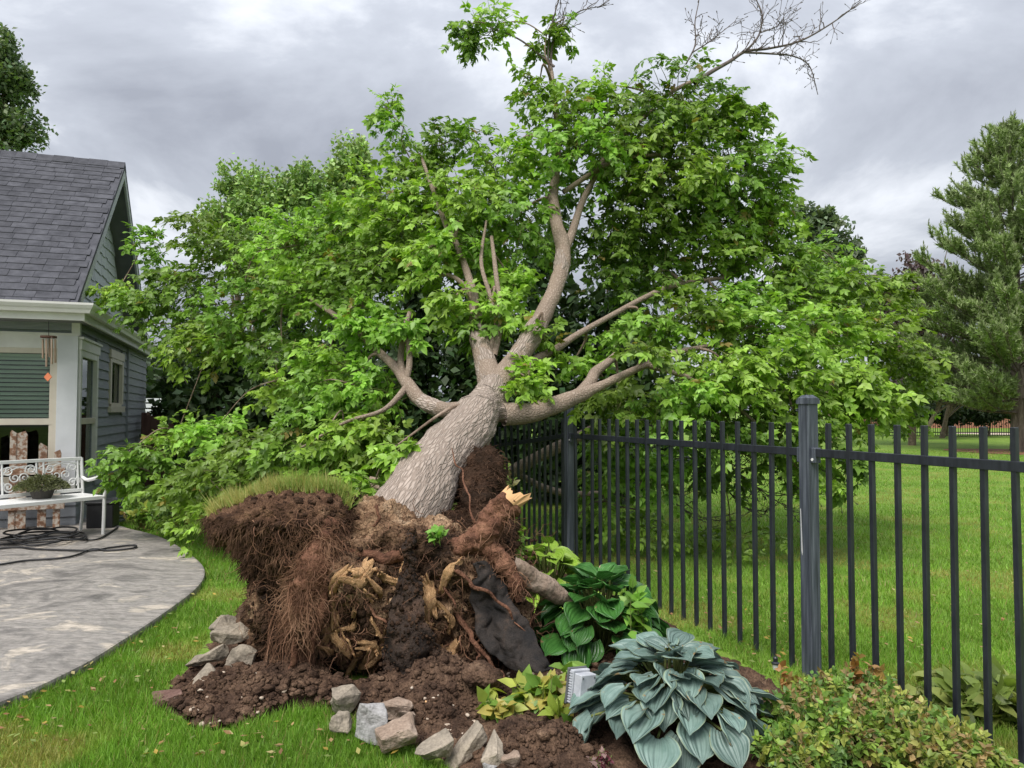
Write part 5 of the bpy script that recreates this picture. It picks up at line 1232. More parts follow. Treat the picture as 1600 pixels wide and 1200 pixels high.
for i, L in enumerate([[(545, 860, 3.9, .04), (600, 872, 3.84, .04), (650, 860, 3.86, .05)], [(700, 880, 3.84, .02), (745, 915, 3.76, .016), (790, 955, 3.72, .012), (825, 990, 3.7, .006)],
                       [(672, 872, 3.84, .016), (690, 910, 3.78, .012), (712, 950, 3.76, .007)], [(640, 905, 3.74, .016), (652, 960, 3.7, .014), (640, 1010, 3.7, .01), (650, 1060, 3.7, .005)],
                       [(715, 960, 3.8, .022), (740, 1000, 3.72, .022), (760, 1030, 3.66, .016), (790, 1065, 3.6, .008)], [(745, 985, 3.8, .012), (748, 1020, 3.7, .009), (742, 1050, 3.66, .006)],
                       [(575, 835, 3.95, .014), (590, 812, 3.94, .012), (586, 792, 3.95, .010), (592, 788, 3.95, .004)], [(745, 820, 4.1, .012), (735, 780, 4.2, .010), (722, 735, 4.4, .008), (706, 700, 4.5, .005)],
                       [(470, 920, 3.74, .030), (468, 970, 3.68, .028), (460, 1030, 3.66, .02), (452, 1080, 3.66, .01)], [(505, 900, 3.76, .03), (500, 960, 3.7, .026), (488, 1020, 3.68, .018)],
                       [(835, 960, 3.7, .008), (822, 1000, 3.66, .006), (838, 1040, 3.6, .004)], [(570, 940, 3.74, .012), (600, 975, 3.7, .01), (630, 1000, 3.7, .006)]]):
    h_, _n = on_ball(L[0][0], L[0][1]); dY = min(0.0, 0.0) if h_.y > 4.5 else (h_.y + 0.015 - L[0][2])
    rg_ = random.Random(i); Lw = []
    for k in range(len(L) - 1):
        for t_ in (0, .33, .66):
            a_ = [L[k][j] * (1 - t_) + L[k + 1][j] * t_ for j in range(4)]; f_ = (k + t_) / (len(L) - 1)
            Lw.append((a_[0] + rg_.uniform(-5, 5), a_[1] + rg_.uniform(-4, 4), a_[2] + dY * (1 - f_) + rg_.uniform(-.01, .01), a_[3] * 0.62))
    Lw.append((L[-1][0], L[-1][1], L[-1][2], L[-1][3] * 0.5))
    rtube('root', Lw, 8, 30 + i, 0.35)
brt, P, R = rtube('bearded_root', [(512, 815, 3.86, .05), (500, 850, 3.76, .062), (482, 900, 3.70, .07), (470, 945, 3.68, .06), (466, 985, 3.68, .035)], 26, 44, 0.35)
Tf = Tubes(); rg_ = np.random.default_rng(77)
for k in range(1500):
    i = rg_.integers(0, len(P)); a_ = rg_.uniform(0, 6.28); d = np.array([math.cos(a_), -abs(math.sin(a_)), rg_.normal(-.2, .3)]); p = P[i] + unit0(d) * R[i] * 0.95; q = [p]; L = rg_.uniform(.03, .09) if k < 1100 else rg_.uniform(.08, .26)
    for s_ in range(5):
        d = d * 0.7 + rg_.normal(0, .45, 3) + np.array([0, 0, -.32]); d /= np.linalg.norm(d); q.append(q[-1] + d * L / 5)
    Tf.add(q, np.linspace(rg_.uniform(.001, .0022), .0005, 6), 3)
for root_, n_ in ((stub, 130), (rt2, 160)):
    Vr = np.array([v.co[:] for v in root_.data.vertices])
    for k in range(n_):
        p = Vr[rg_.integers(len(Vr) // 5, int(len(Vr) * .92))]; d = rg_.normal(0, 1, 3) + np.array([.2, -.5, -.5]); d /= np.linalg.norm(d); q = [p]; L = rg_.uniform(.03, .16)
        for s_ in range(6):
            d = d + rg_.normal(0, .35, 3) + np.array([0, 0, -.12]); d /= np.linalg.norm(d); q.append(q[-1] + d * L / 6)
        Tf.add(q, np.linspace(rg_.uniform(.001, .0035), .0005, 7), 3)
obj('root_hairs', Tf.mesh('root_hairs'), M['fibre'], tree)['kind'] = 'stuff'
# wispy fibres over the torn face, and the hanging beard
rng = np.random.default_rng(12); T = Tubes()
for k in range(1050):
    if k < 700: px, py = rng.uniform(395, 840), rng.uniform(800, 1050)
    else: px, py = rng.uniform(440, 545), rng.uniform(820, 1000)
    p, n = on_ball(px, py, 0.005)
    if p.y > 4.6: continue
    L = rng.uniform(0.04, 0.22); d = np.array([rng.normal(0, 0.7), -0.30 - 0.4 * rng.random(), rng.normal(-0.45, 0.5)]); d /= np.linalg.norm(d)
    q = [np.array(p)]; nseg = 7
    for s_ in range(nseg):
        d = d + rng.normal(0, 0.5, 3) + np.array([0, 0.05, -0.06]); d /= np.linalg.norm(d); q.append(q[-1] + d * L / nseg)
    r0 = rng.choice([0.0014, 0.0020, 0.003, 0.0045], p=[.4, .35, .18, .07]); T.add(q, np.linspace(r0, 0.0006, nseg + 1), 3)
for k in range(240):
    u = rng.random(); px, py = 452 + rng.normal(0, 16), rng.uniform(930, 1000)
    if k > 50: px, py = 476 + rng.normal(0, 9), rng.uniform(960, 1050)
    p, n = on_ball(px, py, 0.01, 3.75); q = [np.array(p)]; L = rng.uniform(0.12, 0.36); d = np.array([rng.normal(-0.05, .15), -0.35, -0.8])
    for s_ in range(8):
        d = d + rng.normal(0, 0.15, 3) + np.array([0, 0.06, -0.12]); d /= np.linalg.norm(d); q.append(q[-1] + d * L / 8)
    T.add(q, np.linspace(rng.uniform(0.0012, 0.0032), 0.0006, 9), 3)
obj('root_fibres', T.mesh('root_fibres'), M['fibre'], tree)['kind'] = 'stuff'
VB = np.array([v.co[:] for v in rb.vertices]); NB = np.array([v.normal[:] for v in rb.vertices])
tag(obj('matted_fibres', fuzz(VB, NB, (NB[:, 1] < 0.3), 2600, 0.015, 0.06, 0.0018, 14, 0.5).mesh('matted_fibres'), M['dark_fibre'], root_ball), kind='stuff')
# clods stuck to the ball
pts = []; szs = []
for k in range(1500):
    p, n = on_ball(rng.uniform(385, 840), rng.uniform(770, 1060), 0.0)
    if p.y < 4.12 and not (p.z > at(600, 838, 4.1).z and p.x > at(570, 800, 4.1).x): pts.append(p); szs.append(min(0.03, 0.008 * math.exp(rng.normal(0, 0.55))))
scatter('soil_clods', pts, szs, M['darksoil'], tree, seed=15, flat=1.0)
# splinters of torn wood, each a jagged shard
def torn_strip(path, widths, seed, lift=0.034, mat='wood'):
    """ragged strip of torn wood along a path on the root mass; path and widths in photo px at that depth"""
    rg = np.random.default_rng(seed); nv, nu = 18, 7; P3 = []
    for (px, py) in path:
        p, n = on_ball(px, py, lift); P3.append(tuple(p) + tuple((Vector(n) * 0.6 + Vector((0, -1, 0.1))).normalized()))
    C = catmull(P3, nv); W_ = np.interp(np.linspace(0, 1, nv), np.linspace(0, 1, len(widths)), widths) * 3.85 / FPX
    T_ = np.gradient(C[:, :3], axis=0); T_ /= np.linalg.norm(T_, axis=1)[:, None]; N_ = C[:, 3:]; S_ = np.cross(T_, N_); S_ /= np.linalg.norm(S_, axis=1)[:, None]
    groove = rg.normal(0, 0.0045, nu); ext0 = rg.uniform(-.040, .012, nu); ext1 = rg.uniform(-.012, .045, nu); V = []; UV = []
    jl = np.cumsum(rg.normal(0, .10, nv)) * .5; jr = np.cumsum(rg.normal(0, .10, nv)) * .5; jl -= jl.mean(); jr -= jr.mean()
    for i in range(nv):
        t = i / (nv - 1)
        for j in range(nu):
            u = j / (nu - 1) * 2 - 1; w = W_[i] * 0.5 * (1 + (jl[i] if u < 0 else jr[i]) + rg.normal(0, .12))
            p = C[i, :3] + S_[i] * u * w + N_[i] * (groove[j] * 1.5 + 0.003 * (1 - u * u) - 0.010 * abs(u) ** 3 + rg.normal(0, .0022))
            p = p + T_[i] * (ext1[j] * max(0, (t - .75) / .25) + ext0[j] * max(0, (.25 - t) / .25)); V.append(p); UV.append(((u + 1) / 2 + seed, t * 2))
    idx = np.arange(nu * nv).reshape(nv, nu); q = np.stack([idx[:-1, :-1], idx[:-1, 1:], idx[1:, 1:], idx[1:, :-1]], -1).reshape(-1, 4)
    o = obj('wood_splinter', np_mesh('wood_splinter', V, q, uv=UV), M[mat], tree); md = o.modifiers.new('thickness', 'SOLIDIFY'); md.thickness = 0.010; md.offset = -1
for i, (pth, wd) in enumerate([
    ([(545, 890), (530, 905), (522, 930), (520, 955), (533, 966)], [10, 18, 16, 14, 10]), ([(548, 905), (560, 900), (572, 890)], [20, 24, 26]), ([(540, 908), (556, 912), (566, 902)], [10, 16, 10]),
    ([(505, 975), (510, 990), (516, 1000)], [16, 20, 10]), ([(522, 972), (530, 988), (540, 1000), (540, 1018)], [12, 20, 18, 8]), ([(536, 985), (548, 982), (556, 978)], [8, 12, 8]),
    ([(590, 900), (606, 903), (622, 906)], [8, 12, 10]), ([(654, 905), (662, 915), (666, 940), (662, 965)], [16, 22, 18, 8]), ([(672, 898), (676, 925), (672, 955)], [8, 14, 8]), ([(712, 876), (704, 898), (694, 918)], [10, 15, 10]),
    ([(660, 975), (672, 976)], [8, 10]), ([(715, 1002), (704, 1020), (690, 1036), (676, 1052)], [12, 20, 24, 14]), ([(690, 1020), (698, 1040), (708, 1050)], [10, 16, 10]), ([(668, 1014), (676, 1020)], [10, 8]),
    ([(568, 1000), (578, 1012), (574, 1026)], [14, 18, 10]), ([(594, 1018), (580, 1034), (560, 1042)], [12, 14, 6]), ([(566, 925), (572, 935)], [6, 10]), ([(548, 1030), (552, 1046)], [10, 8]), ([(496, 846), (502, 856)], [8, 6]), ([(584, 968), (590, 984)], [4, 5]),
    ([(456, 1000), (470, 995), (488, 990)], [5, 8, 5]), ([(520, 920), (512, 945), (516, 972)], [6, 10, 8]), ([(575, 910), (590, 920), (600, 935)], [6, 10, 6]), ([(640, 880), (634, 900)], [8, 10]), ([(655, 930), (650, 955), (652, 985)], [6, 10, 6]), ([(690, 950), (700, 970), (706, 985)], [6, 10, 6]),
    ([(604, 990), (592, 1000), (584, 1012)], [6, 12, 6]), ([(500, 1010), (510, 1022), (512, 1040)], [6, 10, 6]), ([(556, 1015), (566, 1030)], [10, 8]), ([(620, 960), (612, 975)], [6, 8]), ([(700, 1045), (716, 1052), (724, 1050)], [8, 12, 6]), ([(560, 950), (548, 962)], [8, 6])]):
    torn_strip(pth, wd, i * 3 + 1)
# --- black landscape fabric: two torn, soil-stained pieces
def cloth(name, label, rows, seed, lift, nu=18, nv=46, mat='fabric'):
    """rows: (py, px left, px right, Y or None) draped over the root mass"""
    rw = catmull([(r[0], r[1], r[2], r[3]) for r in rows], nv); V = []
    for i in range(nv):
        py, x0, x1, Yd = rw[i]
        for j in range(nu):
            t = j / (nu - 1); px = x0 + (x1 - x0) * t
            h, nrm_ = on_ball(px, py, 0.0); Yw = min(h.y - lift, Yd) if h.y < 4.6 else Yd
            Yw -= 0.035 * math.sin(t * math.pi)
            V.append(at(px, py, Yw))
    A = np.array([tuple(v) for v in V]).reshape(nv, nu, 3)
    for _ in range(4):     # relax so that it hangs like cloth
        B = A.copy(); B[1:-1, :, 1] = (A[:-2, :, 1] + A[2:, :, 1] + A[1:-1, :, 1]) / 3; B[:, 1:-1, 1] = (B[:, :-2, 1] + B[:, 2:, 1] + B[:, 1:-1, 1]) / 3; A = B
    V = A.reshape(-1, 3); V[:, 1] -= 0.015 + 0.060 * fbm(V * np.array([10, 1, 5.5]), 3, seed) + 0.012 * fbm(V * 34, 2, seed + 1)
    V[:, 0] += 0.030 * fbm(V * np.array([5, 1, 14]), 3, seed + 5)
    idx = np.arange(nu * nv).reshape(nv, nu); q = np.stack([idx[:-1, :-1], idx[:-1, 1:], idx[1:, 1:], idx[1:, :-1]], -1).reshape(-1, 4)
    o = obj(name, np_mesh(name, V, q, smooth=True), M[mat])
    md = o.modifiers.new('thickness', 'SOLIDIFY'); md.thickness = 0.006
    return tag(o, label, 'fabric', 'torn landscape fabric on the root mass')
f1 = cloth('landscape_fabric', 'dark soil covered fabric strip hanging down the middle of the root mass', [(826, 632, 644, 3.85), (870, 626, 646, 3.78), (920, 616, 658, 3.72), (980, 606, 676, 3.68), (1030, 600, 686, 3.68), (1068, 606, 680, 3.72)], 2, 0.015, 26, 70, 'darkfabric')
cloth('landscape_fabric', 'crumpled black fabric sheet beside the dark green hosta', [(876, 744, 758, 3.92), (910, 742, 786, 3.86), (950, 740, 812, 3.80), (990, 748, 832, 3.74), (1020, 772, 848, 3.68), (1044, 800, 866, 3.62)], 5, 0.02, 30, 60)
pts = []; szs = []
for v in list(f1.data.vertices)[::2]:
    pts.append(v.co + Vector((rng.normal(0, .006), -0.004, rng.normal(0, .006)))); szs.append(min(0.016, 0.0055 * math.exp(rng.normal(0, 0.5))))
scatter('soil_clods', pts, szs, M['darksoil'], f1, seed=19, flat=1.0)
# ------------------------------------------------------------------ background trees, hedge and far yard
def leafcloud(ells, n, size, col, rng, shell=0.5, jitter=0.35, droop=0.1):
    """ells: centre, radii ; leaves as folded diamonds spread in uneven clusters through the volume"""
    w = np.array([e_[1][0] * e_[1][2] for e_ in ells]); w = w / w.sum(); P = []; T_ = []
    for (c, r), ww in zip(ells, w):
        k = int(n * ww); nc = max(6, k // 45)
        q = unit(rng.normal(0, 1, (nc, 3))) * (rng.random(nc) ** shell)[:, None]; cc = np.array(c) + q * np.array(r)
        tone = rng.uniform(0.75, 1.25, nc); j = rng.integers(0, nc, k)
        P.append(cc[j] + rng.normal(0, 1, (k, 3)) * np.array(r) * jitter * 0.45); T_.append(tone[j])
    P = np.vstack(P); T_ = np.concatenate(T_); n = len(P)
    d = unit(rng.normal(0, 1, (n, 3)) + np.array([0, 0, -droop])); up = unit(rng.normal(0, 0.6, (n, 3)) + np.array([0, -0.2, 0.8])); s = unit(np.cross(up, d)); u2 = np.cross(d, s)
    L = (size * rng.uniform(0.6, 1.3, n))[:, None]
    V = np.stack([P, P + d * L * 0.45 + s * L * 0.33 + u2 * L * 0.08, P + d * L, P + d * L * 0.45 - s * L * 0.33 + u2 * L * 0.08], 1).reshape(-1, 3)
    C = np.array(col)[None] * (T_ * rng.uniform(0.75, 1.3, n))[:, None] * (1 + rng.normal(0, 0.06, (n, 3)))
    return V, np.arange(4 * n).reshape(-1, 4), np.repeat(np.clip(C, 0.003, 1), 4, 0)
def broad_tree(name, label, base, ells, n, size, col, seed, trunk_r=0.15, group=None, mat='leaf_far', cat='tree', bark='twig', shell=0.5, jitter=0.35, limbs=7):
    rng = np.random.default_rng(seed); t = empty(name, base); tag(t, label, cat, group)
    top = max(ells, key=lambda e_: e_[0][2]); T = Tubes(); b = np.array(base)
    T.add(catmull([b - (0, 0, 0.05), b * 0.5 + np.array(top[0]) * 0.5 + rng.normal(0, .1, 3), np.array(top[0])], 14), np.linspace(trunk_r, trunk_r * 0.2, 14), 8)
    for k in range(limbs):
        c, r = ells[k % len(ells)]; f = rng.uniform(0.25, 0.6); p = b * (1 - f) + np.array(top[0]) * f; e2 = np.array(c) + rng.normal(0, 0.45, 3) * np.array(r)
        T.add(catmull([p, (p + e2) / 2 + rng.normal(0, .12, 3), e2], 9), np.linspace(trunk_r * 0.45, trunk_r * 0.08, 9), 5)
    obj('trunk', T.mesh('trunk'), M[bark], t)
    V, Fc, c = leafcloud(ells, n, size, col, rng, shell, jitter)
    tag(obj('crown', np_mesh('crown', V, Fc, c), M[mat], t), kind='stuff'); return t
def E(px, py, Y, rx, ry, rz): return (tuple(at(px, py, Y)), (rx * Y / FPX, rz, ry * Y / FPX))
def base_at(px, Y): p = at(px, 700, Y); return (p.x, p.y, 0.0)

broad_tree('poplar_tree', 'tall pale green poplar rising behind the fallen crown', base_at(545, 16), [E(545, 290, 16, 30, 75, .6), E(520, 330, 16, 40, 60, .7), E(560, 260, 16, 22, 40, .5), E(540, 410, 16, 50, 80, .8), E(570, 340, 16, 26, 60, .6)], 22000, 0.11, (0.30, 0.42, 0.15), 41, .12)
broad_tree('poplar_tree', 'loose leafy tree left of the tall poplar', base_at(390, 15), [E(400, 320, 15, 50, 55, .7), E(455, 310, 15, 40, 45, .6), E(360, 290, 15, 22, 34, .4), E(420, 400, 15, 80, 70, .9), E(345, 350, 15, 35, 40, .5), E(480, 290, 15, 25, 40, .4)], 24000, 0.09, (0.24, 0.36, 0.11), 42, .1, shell=0.6)
broad_tree('background_tree', 'dark leafy tree behind the house roof', base_at(-30, 30), [E(0, 130, 30, 40, 60, 1.5), E(10, 200, 30, 50, 40, 1.5), E(-40, 110, 30, 60, 80, 2), E(35, 205, 30, 26, 26, 1), E(25, 130, 30, 26, 40, 1), E(-30, 260, 30, 80, 60, 2), E(10, 80, 30, 22, 30, 1)], 18000, 0.20, (0.13, 0.19, 0.085), 43, .3)
# dark evergreens by the fence, then ones added to darken gaps in the crown
for i, (px, Y, wpx, top, lab) in enumerate([
        (285, 14.5, 30, 560, 'narrow dark evergreen beside the brown board fence'), (345, 12.5, 60, 470, 'dark evergreen behind the crown nearest the brown fence'),
        (440, 12.5, 70, 420, 'added dark evergreen behind the left side of the fallen crown'), (540, 12, 70, 430, 'added dark evergreen left of the leaning trunk'),
        (640, 11.5, 75, 330, 'added dark evergreen directly behind the forked limbs'), (750, 11.8, 80, 300, 'added dark evergreen behind the upright middle limb'), (860, 11.5, 80, 330, 'added dark evergreen behind the main leader'),
        (970, 11.5, 85, 360, 'added dark evergreen behind the right hand limbs')]):
    h = at(px, top, Y).z; rx = wpx * Y / FPX
    ells = [(tuple(Vector(base_at(px, Y)) + Vector((0, 0, h * f))), (rx * w_, 0.7 * w_ + 0.25, h * 0.24)) for f, w_ in ((0.16, 0.95), (0.36, 1.0), (0.56, 0.85), (0.78, 0.55))]
    broad_tree('evergreen_tree', lab, base_at(px, Y), ells, 5200, 0.16, (0.042, 0.078, 0.026), 60 + i, .12, 'dark evergreens behind the fallen tree', shell=0.35)

# pines
def pine(name, label, base, height, radius, seed, nwh=26, cone=0.75, z0=0.12, col=(0.075, 0.115, 0.045), tr=0.26, nneedle=20, trunk_pts=None, nlen=0.17, bare=0.0, per=6):
    rng = np.random.default_rng(seed); t = empty(name, base); tag(t, label, 'tree'); b = np.array(base)
    n = 30; hz_ = np.linspace(-0.05, height, n); cx = 0.12 * fbm(np.stack([hz_ * 0.4, 0 * hz_, 0 * hz_], -1), 2, seed)
    P = np.stack([b[0] + cx - cx[0], b[1] + 0 * hz_, hz_], -1); V, Fq, UV = tube_arrays(P, tr * (1 - 0.93 * np.clip(hz_ / height, 0, 1)) + 0.01, 14)
    V = V + (V - np.repeat(P, 14, 0)) * (0.25 * fbm(V * np.array([6, 6, 1.6]), 3, seed))[:, None]
    obj('trunk', np_mesh('trunk', V, Fq, uv=UV, smooth=True), M['pinebark'], t)
    T = Tubes(); NP = []; ND = []; NL = []; NC = []
    for w_ in range(nwh):
        f = w_ / (nwh - 1); z = height * (z0 + (0.97 - z0) * f)
        prof = radius * min(1.0, (1 - f) ** cone * 1.05 + 0.04) * (0.75 + 0.25 * min(1, f * 5))
        for k in range(per):
            a = rng.uniform(0, 6.28); L = prof * rng.uniform(0.7, 1.15); rise = rng.uniform(0.05, 0.35) + 0.5 * f
            d = np.array([math.cos(a), math.sin(a), rise]); p0 = np.array([np.interp(z, hz_, P[:, 0]), b[1], z + rng.uniform(-.15, .15)])
            m = 9; tt = np.linspace(0, 1, m)[:, None]; Q = p0 + d * L * tt + np.array([0, 0, -0.16 * L]) * tt + np.array([0, 0, 0.20 * L]) * tt ** 3 
            T.add(Q, np.linspace(0.03 * (1.1 - f), 0.006, m), 4)
            ntw = max(6, int(L * 11))
            for j in range(ntw):
                u = rng.uniform(0.30 if f < 0.7 else 0.1, 1.0); q = p0 + d * L * u + np.array([0, 0, -0.16 * L * u + 0.2 * L * u ** 3])
                sd_2 = np.array([-d[1], d[0], 0]) * rng.choice([-1, 1]); td = unit(d * 0.7 + sd_2 * rng.uniform(0.2, 0.9) + np.array([0, 0, rng.uniform(0.0, 0.9)])); tl = rng.uniform(0.25, 0.55) * (0.6 + 0.4 * min(1, L))
                e2 = q + td * tl + np.array([0, 0, 0.30 * tl]); T.add([q, (q + e2) / 2, e2], [0.009, 0.007, 0.004], 3)
                nn = nneedle; s_ = rng.uniform(0.25, 1.02, nn); pos = q + (e2 - q) * s_[:, None]
                ax = unit(e2 - q); nd = unit(ax * 0.85 + rng.normal(0, 0.6, (nn, 3)) + np.array([0, 0, 0.25]))
                NP.append(pos); ND.append(nd); NL.append(nlen * rng.uniform(0.7, 1.2, nn)); NC.append(np.array(col)[None] * rng.uniform(0.75, 1.3) * rng.uniform(0.8, 1.25, (nn, 1)))
                if rng.random() < 0.35:     # pale upright candle
                    pos = e2 + np.array([0, 0, 1]) * np.linspace(0, 0.2, 6)[:, None]; nd = unit(rng.normal(0, 0.3, (6, 3)) + np.array([0, 0, 1])); NP.append(pos); ND.append(nd); NL.append(np.full(6, 0.10)); NC.append(np.tile(np.array((0.16, 0.19, 0.085)), (6, 1)))
    obj('limbs', T.mesh('limbs'), M['pinebark'], t)['kind'] = 'stuff'
    Pn = np.vstack(NP); Dn = np.vstack(ND); Ln = np.concatenate(NL)[:, None]; Cn = np.vstack(NC); n = len(Pn)
    s = unit(np.cross(Dn, rng.normal(0, 1, (n, 3)))) * 0.021 * (base[1] / 24)
    V = np.stack([Pn - s, Pn + s, Pn + Dn * Ln], 1).reshape(-1, 3)
    tag(obj('needles', np_mesh('needles', V, np.arange(3 * n).reshape(-1, 3), np.repeat(Cn, 3, 0)), M['needle'], t), kind='stuff'); return t
pb = gnd(1592, 706)
pine('pine_tree', 'tall green pine standing on the lawn at the right edge', (pb.x, pb.y, 0), 1.4 + (642 - 190) / FPX * pb.y, 3.9, 5, nwh=30, per=8, nneedle=46, col=(0.27, 0.345, 0.145))
broad_tree('pine_tree', 'grey green conifer top showing behind the right of the crown', base_at(1300, 32), [E(1290, 380, 32, 40, 40, 1.2), E(1265, 350, 32, 24, 28, .8), E(1325, 405, 32, 28, 30, 1), E(1300, 470, 32, 70, 70, 2), E(1285, 345, 32, 20, 24, .7)], 9000, 0.30, (0.14, 0.19, 0.11), 51, .25, shell=0.6)
broad_tree('plum_tree', 'purple leaved tree beside the tall pine', base_at(1425, 30), [E(1420, 470, 30, 50, 50, 1.2), E(1440, 430, 30, 36, 34, 1), E(1430, 540, 30, 50, 50, 1.4), E(1465, 560, 30, 44, 40, 1.2), E(1400, 610, 30, 50, 30, 1)], 12000, 0.18, (0.13, 0.095, 0.10), 52, .16)
broad_tree('dark_tree', 'small dark tree by the far railings left of the pine', base_at(1440, 36), [E(1450, 600, 36, 40, 24, 1.2), E(1490, 590, 36, 40, 24, 1.2)], 5000, 0.2, (0.035, 0.05, 0.025), 53, .14)
broad_tree('dark_tree', 'small dark tree by the far railings nearest the pine', base_at(1472, 38), [E(1500, 590, 38, 50, 26, 1.5), E(1550, 600, 38, 40, 22, 1.5)], 5000, 0.2, (0.04, 0.06, 0.028), 54, .14)
for i, (px, w_) in enumerate([(1400, 44), (1480, 40), (1545, 44), (1610, 40)]):
    broad_tree('shrub', ['low dark shrub at the left end of the far railings', 'low dark shrub behind the far railings under the brick wall', 'low dark shrub behind the far railings left of the pine trunk', 'low dark shrub behind the pine trunk'][i],
               base_at(px, 41), [E(px, 640, 41, w_, 22, 1.0)], 3000, 0.22, (0.03, 0.05, 0.02), 80 + i, .06, 'shrubs by the far railings', cat='shrub', limbs=3)
# far hedge of trees to close the horizon
for i, (px, Y, w_, top) in enumerate([(1500, 80, 130, 560), (1680, 85, 140, 540), (1330, 90, 120, 560), (1180, 95, 120, 560), (150, 40, 120, 560), (300, 45, 110, 540)]):
    broad_tree('distant_tree', ['distant tree on the horizon behind the brick wall', 'distant tree on the horizon right of the pine', 'distant tree on the horizon behind the plum tree', 'distant tree on the horizon behind the crown', 'distant tree beyond the white fence', 'distant tree behind the dark evergreens'][i],
               base_at(px, Y), [E(px, (top + 640) / 2, Y, w_, (650 - top) / 2, 3), E(px - w_ * .5, (top + 660) / 2, Y, w_ * .6, (630 - top) / 2, 3)], 4000, 0.5, (0.04, 0.065, 0.028), 90 + i, .25, 'distant trees')
# brick wall building far behind
bw = empty('brick_building', base_at(1490, 60)); tag(bw, 'red brick building far behind the pine', 'building')
x0, x1 = at(1385, 640, 60).x, at(1680, 640, 60).x
MB().box(x0, x1, 60, 64, 0, at(1490, 610, 60).z).build('wall', M['brick'], bw)
MB().prism([(x0 - .4, 59.5, at(1490, 610, 60).z), (x1 + .4, 59.5, at(1490, 610, 60).z), (x1 + .4, 62, at(1490, 585, 60).z), (x0 - .4, 62, at(1490, 585, 60).z)], (0, 2.5, 0)).build('roof', M['shingle'], bw)
for px in (1420, 1475, 1540, 1600):
    c = at(px, 630, 60); MB().box(c.x - .5, c.x + .5, 59.95, 60.05, 0.9, 2.1).build('window', M['darkroom'], bw)
# far iron railings
fr = empty('far_railings', base_at(1500, 42)); tag(fr, 'low black railings across the far side of the lawn', 'fence')
x0, x1 = at(1340, 650, 42).x, at(1680, 650, 42).x
for z in (0.15, 1.0): MB().box(x0, x1, 41.98, 42.02, z, z + 0.05).build('rail', M['iron'], fr)
m = MB(); x = x0
while x < x1: m.box(x - 0.012, x + 0.012, 41.985, 42.015, 0, 1.12); x += 0.13
m.build('bars', M['iron'], fr)['kind'] = 'stuff'
x = x0
while x < x1: MB().box(x - 0.04, x + 0.04, 41.93, 41.975, 0, 1.2).build('post', M['iron'], fr); x += 2.4
# mulch ring
rng = np.random.default_rng(1); a = np.linspace(0, 2 * math.pi, 40, endpoint=False); rr_ = 1.5 + 0.15 * np.sin(3 * a) + 0.1 * rng.random(40)
mb = MB(); mb.poly([(pb.x + rr_[i] * math.cos(a[i]) - 0.5, pb.y + rr_[i] * 1.3 * math.sin(a[i]), 0.012) for i in range(40)]); tag(mb.build('mulch_ring', M['mulch']), 'red mulch round the pine', kind='structure')
mb = MB(); c = gnd(1560, 678); mb.poly([(c.x + 2.2 * rr_[i] / 1.5 * math.cos(a[i]), c.y + 2.0 * rr_[i] / 1.5 * math.sin(a[i]), 0.010) for i in range(40)]); tag(mb.build('bare_ground', M['pebble']), 'bare worn patch in the far lawn', kind='structure')
# ------------------------------------------------------------------ hostas
def hosta_leaf_mesh(name, L, Wd, cup, curl, fold, mat, seed):
    """blade along +x starting at origin, heart shaped, with UV across/along"""
    rng = np.random.default_rng(seed); nu, nv = 11, 12; V = []; UV = []
    for i in range(nv):
        t = i / (nv - 1)
        w = Wd * (math.sin(math.pi * min(1, t * 0.93 + 0.10)) ** 0.75) * (1 - 0.18 * t) * (1.0 if t < 0.86 else max(0.0, 1 - ((t - 0.86) / 0.14) ** 1.3))
        for j in range(nu):
            u = j / (nu - 1) * 2 - 1
            back = -0.16 * L * abs(u) ** 1.5 * max(0, 1 - t * 4)          # heart lobes
            x = L * t + back; y = u * w * 0.5
            z = -curl * L * t * t + cup * abs(u) ** 1.5 * w * 0.5 - fold * (1 - abs(u)) * w * 0.18 + 0.02 * L * math.sin(5 * t * math.pi + seed) * abs(u) ** 2
            z += 0.006 * math.cos(u * math.pi * 5) * (w / Wd)
            V.append((x, y, z)); UV.append((u * 0.5 + 0.5, t))
    idx = np.arange(nu * nv).reshape(nv, nu); q = np.stack([idx[:-1, :-1], idx[:-1, 1:], idx[1:, 1:], idx[1:, :-1]], -1).reshape(-1, 4)
    me = np_mesh(name, V, q, uv=UV, smooth=True); me.materials.append(M[mat]); return me
